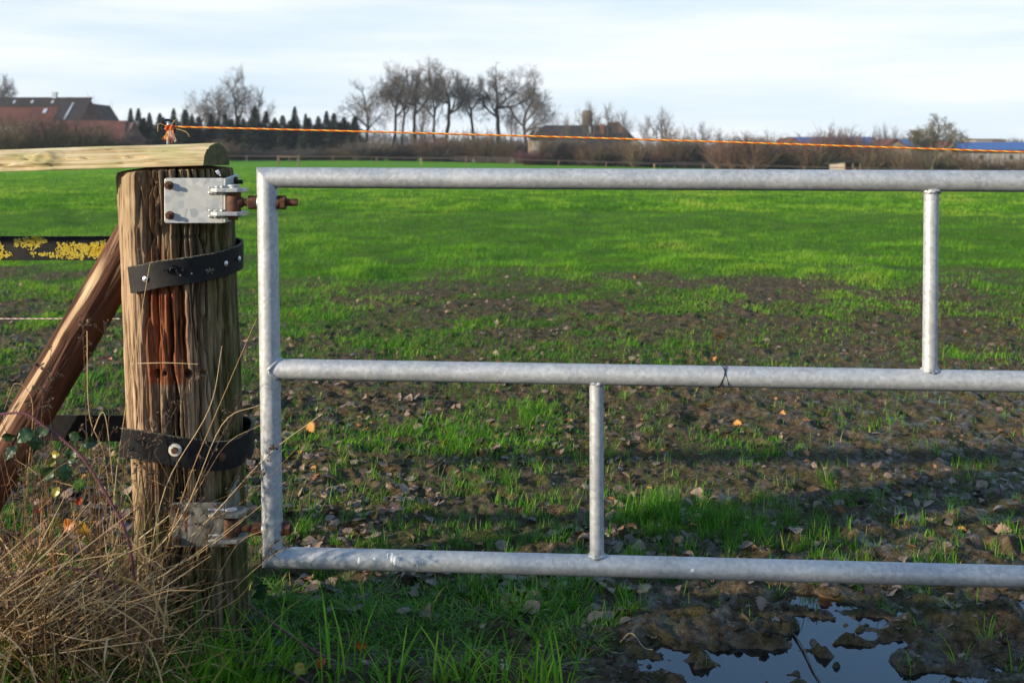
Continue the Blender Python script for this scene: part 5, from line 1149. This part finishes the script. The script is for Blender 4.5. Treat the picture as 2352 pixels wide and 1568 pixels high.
TB = tree_proto('bare_tree', 2, 20, 'bark', 'twig', bole=.48, spread=.95, nk=(4, 4, 4, 4, 4), tw=.021, upw=.03)
TC = tree_proto('bare_tree', 3, 18, 'bark', 'twig', bole=.34, spread=1.1, nk=(5, 4, 4, 4, 4), tw=.021, upw=.01)
TD = tree_proto('bare_tree', 5, 9, 'bark_moss', 'bark_moss', bole=.40, spread=1.35, nk=(6, 5, 4, 4, 3), tw=.022, upw=0.0)
TE = tree_proto('bare_tree', 6, 10, 'twig', 'twig', bole=.22, spread=.45, lv=4, upw=.22, nk=(4, 4, 4, 3), tw=.016)
GD = 230; gq = 'tall bare trees in the middle grove'
for p, u, vt, hf, rt, lb in ((TC, 842, 190, 55, .3, 'leafless tree at the left end of the grove, leaning open crown'), (TB, 900, 168, 42, 1.1, 'tall bare tree second from the left in the grove'), (TB, 926, 172, 34, 2.4, 'slim bare tree third from the left in the grove, close to its neighbours'),
        (TA, 952, 153, 48, .8, 'tall thick trunked bare tree, fourth from the left in the grove'), (TE, 972, 230, 22, .5, 'thin bare young tree standing between taller ones in the grove'), (TB, 1004, 172, 36, 3.7, 'bare tree with narrow crown at the middle of the grove'), (TA, 1028, 150, 56, 2.0, 'tallest bare tree of the grove, at its middle'), (TB, 1089, 175, 42, 5.0, 'bare fork crowned tree third from the right in the grove'),
        (TA, 1144, 162, 60, 4.1, 'broad bare tree second from the right in the grove'), (TE, 1174, 235, 26, 2.5, 'thin bare young tree at the right of the grove before the broad crowns'), (TC, 1213, 178, 72, 1.9, 'widest bare tree at the right end of the grove')):
    place(p, u, vt-4, GD+rt*2, lb, 'tree', gq, hf*1.15, rt)
for p, u, vt, hf, rt, lb in ((TC, 540, 166, 66, 4.4, 'large bare tree with fan shaped crown above the conifers at left'), (TE, 506, 205, 40, 1.0, 'slender bare tree left of the large fan crowned one'), (TC, 466, 216, 44, 2.2, 'bare tree leaning out to the left above the conifers'), (TE, 592, 205, 34, 3.2, 'bare tree at the right of the fan crowned one')):
    place(p, u, vt, 245, lb, 'tree', 'bare trees above the conifers', hf, rt)
place(TA, -30, 145, 190, 'bare tree at the left edge, reaching in behind the farmhouse', 'tree', None, 62, 1.5)
place(TD, 2140, 271, 172, 'lone round crowned mossy tree before the solar roofed barns', 'tree', None, 52, .4)
for u, vt, hf, lb in ((2012, 288, 14, 'left one of the young bare trees before the gabled barn'), (2031, 284, 13, 'middle one of the young bare trees before the gabled barn'), (2056, 290, 18, 'right one of the young bare trees before the gabled barn'), (1520, 250, 34, 'bare tree right of the brick house, with pale upright branches'), (1400, 240, 34, 'bare tree rising behind the house roof'), (1436, 258, 24, 'smaller bare tree behind the right end of the house'), (1485, 268, 24, 'bare tree just right of the house gable'), (1615, 282, 26, 'bare tree right of the house, over the hedge'), (1652, 296, 22, 'low bare tree at the middle of the hedge'), (1302, 262, 20, 'bare tree left of the stone tower'), (1350, 236, 34, 'bare tree before the stone tower'), (1930, 292, 14, 'single upright sapling above the red brown thicket'), (1715, 302, 26, 'low bare tree where the hedge begins')):
    place(TE, u, vt, 205, lb, 'tree', 'slender bare trees along the field edge', hf, u*.7)
# conifers
def conifer(seed):
    rr = random.Random(seed); root = empty('conifer'); t = MB(); t.tube([(0, 0, 0), (0, 0, 6.6)], [.16, .02], 6); t.build('trunk', M['bark'], root); f = MB()
    for k in range(4200):
        z = 0.2+6.6*rr.random()**1.1; rad = max(.04, 1.6*(1-z/7.0)**1.0*(1+.16*math.sin(z*4.1+rr.random()*1.5)))*rr.uniform(.1, 1.0)**.6; a = rr.random()*6.283; c = Vector((math.cos(a)*rad, math.sin(a)*rad, z)); s = rr.uniform(.24, .50)*(1-.74*z/7)
        d = Vector((math.cos(a), math.sin(a), rr.uniform(-.5, .35))).normalized(); sd_ = Vector((-math.sin(a), math.cos(a), rr.uniform(-.4, .4))).normalized()
        f.add([c-sd_*s*.5, c+d*s*.5-sd_*s*.25, c+d*s*1.3, c+d*s*.4+sd_*s*.3, c+sd_*s*.5, c-d*s*.4], [(0, 1, 2, 3), (0, 3, 4, 5)])
    f.build('crown', M['needle'], root); root['top'] = 6.7; root['half'] = 0.9; return root
CP = [conifer(1), conifer(2)]
cf = [(304, 268, 15), (321, 261, 16), (345, 264, 15), (368, 258, 16), (399, 263, 13), (424, 259, 17), (454, 268, 15), (482, 276, 17), (514, 270, 16), (551, 268, 15), (588, 262, 18), (613, 266, 15), (632, 274, 13), (649, 262, 15), (676, 258, 17), (700, 267, 13), (728, 266, 17), (746, 270, 14), (771, 268, 17), (793, 270, 16), (817, 283, 14), (332, 280, 16), (384, 282, 16), (440, 284, 16), (530, 284, 17), (570, 285, 16), (662, 282, 14), (714, 284, 14), (760, 284, 14)]
cf += [(310+14*k+((k*31) % 9), 284+((k*17) % 13), 15+(k*5 % 5)) for k in range(37) if not 455 < 310+14*k < 470]
cfo = sorted(range(len(cf)), key=lambda i: cf[i][0])
ordn = {i: k for k, i in enumerate(cfo)}
for i, (u, vt, hf) in enumerate(cf):
    lb = ('dark pointed conifer number %d' % 0) if False else 'dark green conifer in the row left of the grove, %s' % ('beside the red barn' if u < 350 else 'right of the ring insulator' if 350 <= u < 470 else 'under the fan crowned bare trees' if u < 625 else 'next to the bare grove')
    place(CP[i % 2], u+((i*37) % 9-4), vt-6+((i*53) % 23-11), 222+(6 if i > 20 else 0)+(i*7 % 5), lb, 'conifer', 'conifers in the row left of the grove', hf*(1.1+0.5*((i*29) % 7)/6), i*1.3)
# shrubs
def shrub(seed, mat, n=150, up=.5):
    rr = random.Random(seed); root = empty('bare_shrub'); s = MB(); c = MB()
    for k in range(n):
        a = rr.random()*6.283; sp_ = rr.random()**.6; p = Vector((math.cos(a)*.3*rr.random(), math.sin(a)*.3*rr.random(), 0)); d = Vector((math.cos(a)*sp_*.75, math.sin(a)*sp_*.75, 1)).normalized(); L = rr.uniform(1.2, 3.0)*(1-.25*sp_)
        pts = [p]; q = p.copy()
        for i in range(4): d = (d+Vector((rr.gauss(0, .13), rr.gauss(0, .13), .06))).normalized(); q = q+d*L/4; pts.append(q.copy())
        (s if k < 14 else c).tube(pts, [.030, .025, .02, .015, .008] if k < 14 else [.014, .013, .012, .010, .006], 4, False)
        for j in range(14):
            i = rr.randrange(0, 4); b = pts[i].lerp(pts[i+1], rr.random()); dd = (d+Vector((rr.gauss(0, .6), rr.gauss(0, .6), rr.uniform(-.2, .5)))).normalized(); c.tube([b, b+dd*rr.uniform(.2, .6)], [.008, .004], 3, False)
    s.build('stems', M['bark'], root); c.build('twigs', M[mat], root); root['top'] = sorted(v[2] for v in c.v)[int(len(c.v)*.985)]; root['half'] = sorted(abs(v[0]) for v in c.v)[int(len(c.v)*.97)]; return root
SH = {'red': shrub(1, 'twig_red'), 'brown': shrub(2, 'twig_brown'), 'grey': shrub(3, 'twig'), 'purple': shrub(4, 'twig_purple')}
sh = []
for u, vt, hf, k, d in [(20, 270, 60, 'brown', 152), (75, 274, 55, 'brown', 155), (130, 276, 52, 'brown', 151), (185, 284, 50, 'brown', 154), (240, 292, 46, 'brown', 152), (285, 318, 40, 'grey', 156), (170, 262, 40, 'grey', 200), (215, 252, 32, 'grey', 205), (250, 268, 30, 'grey', 205), (-30, 284, 50, 'brown', 155)]: sh.append((u, vt, hf, k, d, 'before the red roofed farm'))
for u, vt, hf, k in [(500, 322, 40, 'brown'), (545, 336, 36, 'brown'), (585, 340, 36, 'grey'), (330, 338, 40, 'grey'), (380, 340, 40, 'grey'), (430, 340, 36, 'grey'), (640, 340, 40, 'grey'), (690, 338, 38, 'grey'), (735, 336, 36, 'grey'), (780, 336, 36, 'brown'), (825, 318, 34, 'grey')]: sh.append((u, vt, hf, k, 212, 'under the conifers'))
for u, vt, hf, k in [(868, 318, 36, 'brown'), (905, 326, 34, 'red'), (945, 318, 36, 'grey'), (985, 312, 36, 'red'), (1025, 304, 36, 'brown'), (1070, 304, 36, 'brown'), (1110, 300, 40, 'brown'), (1155, 310, 36, 'brown'), (1195, 316, 32, 'grey'), (1060, 334, 40, 'red'), (1000, 336, 40, 'grey'), (1130, 330, 44, 'brown'), (930, 334, 40, 'red')]: sh.append((u, vt, hf, k, 218, 'between the grove trunks'))
for u, vt, hf, k in [(1240, 342, 34, 'purple'), (1215, 344, 34, 'purple'), (1265, 345, 30, 'purple'), (1330, 330, 34, 'red'), (1365, 326, 34, 'brown'), (1400, 326, 36, 'red'), (1290, 328, 30, 'grey'), (1432, 322, 30, 'brown'), (1462, 318, 30, 'brown'), (1310, 310, 26, 'grey'), (1345, 314, 24, 'grey'), (1255, 300, 22, 'brown'), (1290, 312, 30, 'grey')]: sh.append((u, vt, hf, k, 190, 'before the house'))
for u, vt, hf, k in [(1500, 316, 36, 'brown'), (1535, 300, 36, 'brown'), (1565, 296, 34, 'brown'), (1600, 318, 34, 'grey'), (1630, 322, 36, 'red'), (1490, 340, 40, 'red'), (1580, 336, 40, 'grey')]: sh.append((u, vt, hf, k, 198, 'right of the house'))
for u, vt, hf, k in [(1660, 316, 40, 'red'), (1695, 310, 42, 'red'), (1735, 308, 44, 'red'), (1775, 312, 42, 'red'), (1812, 316, 40, 'red'), (1850, 320, 40, 'red'), (1888, 302, 38, 'red'), (1925, 294, 44, 'red'), (1962, 306, 40, 'red'), (1998, 326, 40, 'brown'), (1715, 332, 50, 'brown'), (1790, 334, 50, 'brown'), (1870, 334, 50, 'brown'), (1950, 332, 50, 'brown')]: sh.append((u, vt, hf, k, 186, 'in the red brown thicket'))
for u, vt, hf, k in [(2035, 330, 36, 'brown'), (2075, 328, 40, 'brown'), (2115, 344, 36, 'brown'), (2160, 340, 38, 'brown'), (2195, 346, 34, 'brown'), (2235, 350, 34, 'brown'), (2290, 358, 30, 'brown'), (2335, 356, 34, 'brown'), (2385, 352, 40, 'brown')]: sh.append((u, vt, hf, k, 182, 'before the barns'))
kn = {'red': 'reddish', 'brown': 'brown', 'grey': 'greyish', 'purple': 'purple'}
for i, (u, vt, hf, k, d, wh) in enumerate(sh):
    place(SH[k], u, vt+(7 if u > 1480 else 4), d+(i*5 % 7), '%s leafless shrub %s' % (kn[k], wh), 'shrub', '%s leafless shrubs %s' % (kn[k], wh), hf, i*1.7)

# ------------------------------------------------------------------ distance: buildings
def zg(x, d): return float(gz(x, d))
def house(name, label, cat, u0, u1, v_ridge, v_eave, d, depth, wall, roof, hipl=0.0, hipr=0.0, gable=False, zb=None, over=0.3):
    """long house seen from its eaves side (or gable end), u0..u1 its front"""
    x0, x1 = (u0-1176)/F*d, (u1-1176)/F*d; z0 = min(zg(x0, d), zg(x1, d))-0.3 if zb is None else zb
    ze = ZC-(v_eave-HZ)/F*d; zr = ZC-(v_ridge-HZ)/F*(d+(0 if gable else depth/2)); base = Vector(((x0+x1)/2, d, z0)); root = empty(name, base, label, cat)
    w = MB(); r_ = MB(); o = base; y0, y1 = d, d+depth; xm = (x0+x1)/2; th = 0.18
    def L(x, y, z): return Vector((x, y, z))-o
    if gable:
        w.prism([L(x0, y0, z0), L(x1, y0, z0), L(x1, y0, ze), L(xm, y0, zr-.1), L(x0, y0, ze)], (0, depth, 0))
        for s, xa in ((-1, x0), (1, x1)):
            sl = (zr-ze)/(xm-x0); xe = xa+s*over; zee = ze-over*sl
            r_.prism([L(xe, y0-over, zee), L(xm, y0-over, zr), L(xm, y0-over, zr+th), L(xe, y0-over, zee+th)] if s < 0 else [L(xm, y0-over, zr), L(xe, y0-over, zee), L(xe, y0-over, zee+th), L(xm, y0-over, zr+th)], (0, depth+2*over, 0))
    else:
        ym = (y0+y1)/2; w.prism([L(x0, y0, z0), L(x0, y1, z0), L(x0, y1, ze), L(x0+hipl*.98, ym, zr-.15) if hipl == 0 else L(x0, y1, ze), L(x0, y0, ze)] if hipl == 0 else [L(x0, y0, z0), L(x0, y1, z0), L(x0, y1, ze), L(x0, y0, ze)], (x1-x0, 0, 0))
        sl = (zr-ze)/(ym-y0); yf, yb = y0-over, y1+over; zo = ze-over*sl; xl, xr = x0-over, x1+over
        A, B, C, D = L(xl, yf, zo), L(xr, yf, zo), L(xr, yb, zo), L(xl, yb, zo); E, G_ = L(xl+hipl, ym, zr), L(xr-hipr, ym, zr); up = Vector((0, 0, th))
        r_.add([A, B, C, D, E, G_, A+up, B+up, C+up, D+up, E+up, G_+up], [(6, 7, 11, 10), (8, 9, 10, 11), (7, 8, 11), (9, 6, 10), (0, 4, 5, 1), (2, 5, 4, 3), (1, 5, 2), (3, 4, 0), (0, 1, 7, 6), (1, 2, 8, 7), (2, 3, 9, 8), (3, 0, 6, 9)])
    w.build('wall', M[wall], root); ro = r_.build('roof', M[roof], root)
    root['zr'] = zr; root['ze'] = ze
    return root, dict(x0=x0, x1=x1, y0=y0, ym=d+depth/2, ze=ze, zr=zr, o=o, d=d, roof=ro)
def on_roof(I, name, mat, u0, u1, f0, f1, root, lift=.22, th=.06):
    """flat panel lying on the front roof slope; f: 0 eave .. 1 ridge"""
    m = MB(); x0, x1 = (u0-1176)/F*I['d'], (u1-1176)/F*I['d']; sl = (I['zr']-I['ze'])/(I['ym']-I['y0'])
    def q(x, f): y = I['y0']+(I['ym']-I['y0'])*f; return Vector((x, y, I['ze']+(y-I['y0'])*sl+lift))-I['o']
    m.prism([q(x0, f0), q(x1, f0), q(x1, f1), q(x0, f1)], (0, 0, th)); return m.build(name, M[mat], root)
def on_wall(I, u0, u1, v0, v1, root, mat='window', name='window'):
    m = MB(); d = I['d']; a, b = P(u0, v1, d), P(u1, v0, d); m.box(((a.x+b.x)/2-I['o'].x, d-.03-I['o'].y, (a.z+b.z)/2-I['o'].z), (b.x-a.x, .10, b.z-a.z)); w = m.build(name, M[mat], root); return w
def chimney(I, u, v0, v1, wu, mat, root, dy=0, name='chimney'):
    m = MB(); d = I['ym']+dy; a, b = P(u-wu/2, v1, d), P(u+wu/2, v0, d); c = Vector(((a.x+b.x)/2, d, (a.z+b.z)/2))-I['o']; m.box(c, (b.x-a.x, b.x-a.x, b.z-a.z)); m.box(c+Vector((0, 0, (b.z-a.z)/2+.06)), ((b.x-a.x)*1.25, (b.x-a.x)*1.25, .14)); return m.build(name, M[mat], root)
fh, I = house('farmhouse', 'large brick farmhouse at far left, its long red roof mostly under dark panels', 'farmhouse', -150, 178, 227, 285, 172, 11, 'brick', 'tile_red', 0, 2.2)
on_roof(I, 'solar_panel', 'tile_dark', -140, 116, .62, .985, fh); on_roof(I, 'solar_panel', 'tile_dark', 116, 183, .06, .985, fh)
on_roof(I, 'skylight', 'sheet', 84, 92, .36, .52, fh, .26); on_roof(I, 'lead_strip', 'sheet', 142, 146, .06, .75, fh, .30)
for u in (4, 46, 94): on_roof(I, 'skylight', 'sheet', u-2.5, u+2.5, .74, .84, fh, .30)
chimney(I, 126, 214, 236, 9, 'sheet', fh)
b2, I2 = house('brick_wing', 'brick gable wing with sloping roof just right of the large farmhouse', 'house', 176, 236, 240, 286, 186, 9, 'brick', 'tile_brown', gable=True); on_wall(I2, 200, 207, 262, 276, b2)
b3, I3 = house('red_barn', 'low barn with a broad red tiled roof standing before the farmhouse', 'barn', 40, 282, 280, 320, 163, 10, 'brick', 'tile_red', 0, 1.5)
on_wall(I3, 200, 208, 326, 338, b3); on_wall(I3, 240, 262, 324, 346, b3, 'black', 'door')
ch, I4 = house('country_house', 'old country house with long dark hipped roof and orange chimney right of the grove', 'house', 1222, 1412, 290, 320, 208, 9, 'brick', 'tile_dark', 2.6, .8)
chimney(I4, 1382, 287, 312, 9, 'brick_orange', ch, -2.6); chimney(I4, 1355, 292, 312, 4, 'sheet', ch, -2.6, 'flue')
for u in (1250, 1275, 1300, 1330, 1360): on_wall(I4, u-4, u+4, 326, 340, ch)
c2, I5 = house('hipped_house', 'brown hipped roof house block at the right end of the country house', 'house', 1385, 1452, 283, 315, 214, 8, 'brick', 'tile_brown', 1.6, 2.4); chimney(I5, 1421, 280, 292, 4, 'brick_orange', c2); on_wall(I5, 1428, 1434, 318, 328, c2)
c3, I6 = house('brick_gable_house', 'small red brick gable house with two dark windows below the hipped house', 'house', 1433, 1474, 316, 332, 203, 7, 'brick', 'tile_dark', gable=True); on_wall(I6, 1447, 1452, 332, 344, c3); on_wall(I6, 1456, 1461, 332, 344, c3)
c4, I7 = house('slate_outbuilding', 'outbuilding with blue grey slate roof before the country house', 'outbuilding', 1352, 1432, 316, 344, 201, 6, 'brick', 'tile_dark'); on_wall(I7, 1380, 1386, 348, 356, c4)
c5, I8 = house('orange_brick_outbuilding', 'low orange brick outbuilding at the field edge before the country house', 'outbuilding', 1274, 1328, 336, 345, 197, 4, 'brick_orange', 'tile_brown'); on_wall(I8, 1284, 1289, 350, 360, c5); on_wall(I8, 1306, 1311, 350, 360, c5)
c6, I9 = house('cream_gable_house', 'cream gabled house partly hidden by the widest grove tree', 'house', 1214, 1236, 296, 312, 212, 6, 'render', 'tile_brown', gable=True); on_wall(I9, 1222, 1227, 318, 328, c6)
c7, I10 = house('orange_shed', 'low shed with an orange front seen between the grove trunks', 'shed', 1022, 1090, 330, 337, 232, 5, 'brick_orange', 'tile_brown'); on_wall(I10, 1044, 1052, 340, 350, c7)
def tower():
    d = 420; x = (1349-1176)/F*d; z0 = zg(x, d)-.5; root = empty('stone_tower', (x, d, z0), 'squat pale tower with a dark overhanging head behind the country house', 'tower'); zt = ZC-(258-HZ)/F*d-z0; m = MB(); m.lathe((0, 0, 0), (0, 0, 1), [(0, 1.9), (zt*.66, 1.7)], 16); m.build('stem', M['pale'], root, auto=40)
    m = MB(); m.lathe((0, 0, zt*.64), (0, 0, 1), [(0, 1.7), (zt*.07, 2.0), (zt*.36, 1.9), (zt*.40, 1.2)], 16); m.build('head', M['twig_brown'], root, auto=40)
tower()
def barn(label, u0, u1, vr, ve, d, dp, wall, roof, gable=False, panel=None):
    b, I = house('barn', label, 'barn', u0, u1, vr, ve, d, dp, wall, roof, gable=gable)
    if panel: on_roof(I, 'solar_panel', 'solar', panel[0], panel[1], .05, .95, b)
    return b, I
q, I11 = barn('long brick barn with a blue solar roof at the right edge', 2205, 2420, 329, 349, 196, 12, 'brick', 'tile_dark', panel=(2207, 2418))
for u in (2235, 2270, 2305, 2340): on_wall(I11, u-1.2, u+1.2, 350, 384, q, 'sheet', 'downpipe')
on_wall(I11, 2250, 2258, 356, 366, q); on_wall(I11, 2318, 2326, 356, 366, q)
barn('red roofed barn gable beside the long solar barn', 2160, 2206, 324, 346, 199, 14, 'render', 'tile_red', gable=True)
barn('barn with a bright blue solar roof behind the lone round tree', 2062, 2152, 322, 345, 206, 11, 'brick', 'tile_dark', panel=(2066, 2148))
barn('cream gabled barn with red verges left of the lone round tree', 2018, 2096, 321, 346, 198, 10, 'render', 'tile_red', gable=True)
barn('long barn with dull blue roof behind the red brown thicket', 1826, 2024, 317, 340, 212, 10, 'brick', 'tile_dark', panel=(1830, 2020))
barn('gabled barn with red roof behind the red brown thicket', 1795, 1850, 318, 342, 204, 10, 'brick', 'tile_red', gable=True)
fb, I12 = house('flat_roofed_block', 'distant flat roofed block showing above the solar barn at the right', 'building', 2242, 2312, 320, 322, 420, 12, 'render', 'tile_brown', over=.1); on_wall(I12, 2280, 2308, 322, 327, fb, 'tile_brown', 'wall_panel')
def field_shelter():
    d = 158; base = P(1941, 386, d); base.z = zg(base.x, d); root = empty('field_shelter', base, 'small open fronted wooden field shelter with a pale side wall, right of the pasture', 'shelter'); k = d/F; H = 27*k
    def X(u): return (u-1941)*k
    w = MB(); w.prism([(X(1906), .2, 0), (X(1938), -.4, 0), (X(1938), -.4, H), (X(1906), .2, H*.86)], (0.05, .12, 0)); w.build('side_wall', M['pale'], root)
    w = MB(); w.prism([(X(1938), 3.0, 0), (X(1976), 3.0, 0), (X(1976), 3.0, H*.86), (X(1938), 3.0, H*.86)], (0, .1, 0)); w.build('back_wall', M['black'], root)
    w = MB(); w.prism([(X(1976), -.2, 0), (X(1976), 3.0, 0), (X(1976), 3.0, H*.85), (X(1976), -.2, H*.95)], (.1, 0, 0)); w.build('end_wall', M['fence'], root)
    w = MB(); w.prism([(X(1904), 0, H*.88), (X(1939), -.6, H*1.02), (X(1979), -.4, H*.98), (X(1979), 3.3, H*.86), (X(1906), 3.3, H*.8)], (0, 0, .12)); w.build('roof', M['black'], root)
    for u in (1938, 1957, 1974): w = MB(); w.box((X(u), -.38, H*.48), (.16, .16, H*.96)); w.build('post', M['fence_pale' if u == 1938 else 'fence'], root)
field_shelter()
# ------------------------------------------------------------------ far fence and jump
def far_fence(label, pts, sp, h, rails, mats, sd, cat='fence'):
    rr = random.Random(sd); base = Vector((pts[0][0], pts[0][1], zg(*pts[0]))); root = empty('field_fence', base, label, cat)
    P2 = [Vector((x, y, 0)) for x, y in pts]; L = 0; k = 0
    for a, b in zip(P2[:-1], P2[1:]):
        n = max(1, round((b-a).length/sp))
        for i in range(n):
            p = a.lerp(b, i/n); q = a.lerp(b, (i+1)/n); p.z = zg(p.x, p.y); q.z = zg(q.x, q.y); m = MB(); hh = h*rr.uniform(.95, 1.1); m.box((0, 0, hh/2-.1), (.14, .14, hh+.2)); m.build('post', M[mats[0] if rr.random() < .7 else mats[1]], root, loc=p-base)
            for z in rails:
                m = MB(); c = (p+q)/2-base; dr = q-p; ang = math.atan2(dr.y, dr.x); pit = -math.asin(dr.z/dr.length); m.box((0, 0, 0), (dr.length, .05, .11)); o = m.build('rail', M[mats[2]], root, loc=c+Vector((0, -.09, z))); o.rotation_euler = (0, pit, ang)
far_fence('dark post and rail fence along the far edge of the pasture', [(-62, 240), (-30, 232), (4, 205), (45, 190), (100, 180)], 5.2, 1.15, (.45, .8, 1.1), ('fence', 'fence_pale', 'fence_rail'), 1)
far_fence('nearer row of thin fence posts crossing the pasture with a single rail', [(-60, 175), (-20, 168), (20, 160), (60, 152), (100, 148)], 7.0, 1.0, (.95,), ('fence', 'fence_pale', 'fence_rail'), 2)
def jump():
    d = 128; base = P(662, 376, d); base.z = zg(base.x, d); root = empty('wooden_jump', base, 'low brown wooden horse jump of two posts and a crossbar on the far left pasture', 'jump'); k = d/F
    for s in (-1, 1): m = MB(); m.box((s*23*k, 0, .55), (.20, .20, 1.2)); m.build('post', M['fence'], root)
    m = MB(); m.tube([(-25*k, -.16, 1.02), (25*k, -.16, .98)], .09, 8); m.build('crossbar', M['fence'], root)
jump()
# far wooded skyline
def skyline():
    n = 42000; a = rng.uniform(-0.62, 0.62, n); d = rng.uniform(560, 640, n); x = a*d; hh = 5+8*fbm(a*22, a*0, 4, 3)+5*fbm(a*110, a*0, 2, 4); z0 = gz(x, d); t = rng.random(n)
    pos = np.stack([x, d, z0+hh*t*.8-.5], -1); blades('far_woodland', pos, hh*.3+.5, rng.uniform(.2, .5, n), rng.random(n)*6.283, rng.uniform(.1, .6, n), rng.uniform(.1, .5, n), rng.random(n), 2, 'far_wood', label='bluish grey strip of woodland along the far horizon', cat='woodland')
M['far_wood'] = simple('far_wood', (.11, .10, .105), .95, .3, .05, bump=0)
skyline()
# unseen hedge added behind the camera to throw shade over the foot of the gate
def hedge():
    root = empty('hedge', (-6.5, -0.8, 0), 'ragged leafy hedge on the verge behind the viewpoint, shading the foot of the gate', 'hedge'); f = MB(); b = MB(); rr = random.Random(9)
    def top(x): return 1.35+0.90*max(0, min(1, (x+7.45)/0.5))+.12*(float(fbm(np.array(x*1.6), np.array(0.0), 3, 8))-.5)*2
    for k in range(90):
        x = rr.uniform(-11.0, -3.4); p = Vector((x, -0.8+rr.uniform(-.3, .3), -.05)); t = top(x)+rr.uniform(-.2, .3); b.tube(catmull([p, p+Vector((rr.uniform(-.2, .2), rr.uniform(-.2, .2), t*.5)), p+Vector((rr.uniform(-.5, .5), rr.uniform(-.4, .4), t))], 4), [.02-.0017*i for i in range(9)], 5, False)
    for k in range(26000):
        x = rr.uniform(-11.0, -3.4); t = top(x); z = t*(1-rr.random()**1.25); c = Vector((x, -0.8+rr.gauss(0, .26), z)); s = rr.uniform(.03, .07); d = Vector((rr.gauss(0, 1), rr.gauss(0, 1), rr.gauss(0, 1))).normalized(); e = d.orthogonal().normalized()
        f.add([c-d*s, c+e*s*.5, c+d*s, c-e*s*.5], [(0, 1, 2, 3)])
    o = b.build('branches', M['bark'], root); o.location = -Vector(root.location); o = f.build('foliage', M['shade_hedge_leaf'], root); o.location = -Vector(root.location)
hedge()
def haze():
    m = MB(); m.box((0, 330, 22), (1700, 800, 56)); mat = bpy.data.materials.new('haze'); mat.use_nodes = True; t = mat.node_tree; t.nodes.clear()
    v = t.nodes.new('ShaderNodeVolumePrincipled'); v.inputs['Color'].default_value = (.86, .92, 1.0, 1); v.inputs['Density'].default_value = 0.00018; o_ = t.nodes.new('ShaderNodeOutputMaterial'); t.links.new(v.outputs[0], o_.inputs['Volume'])
    o = m.build('haze', mat); tag(o, 'thin pale winter haze in the air over the whole pasture', 'haze', kind='stuff')
haze()
for o in bpy.data.objects:
    for k in ('top', 'half', 'zr', 'ze'):
        if k in o: del o[k]
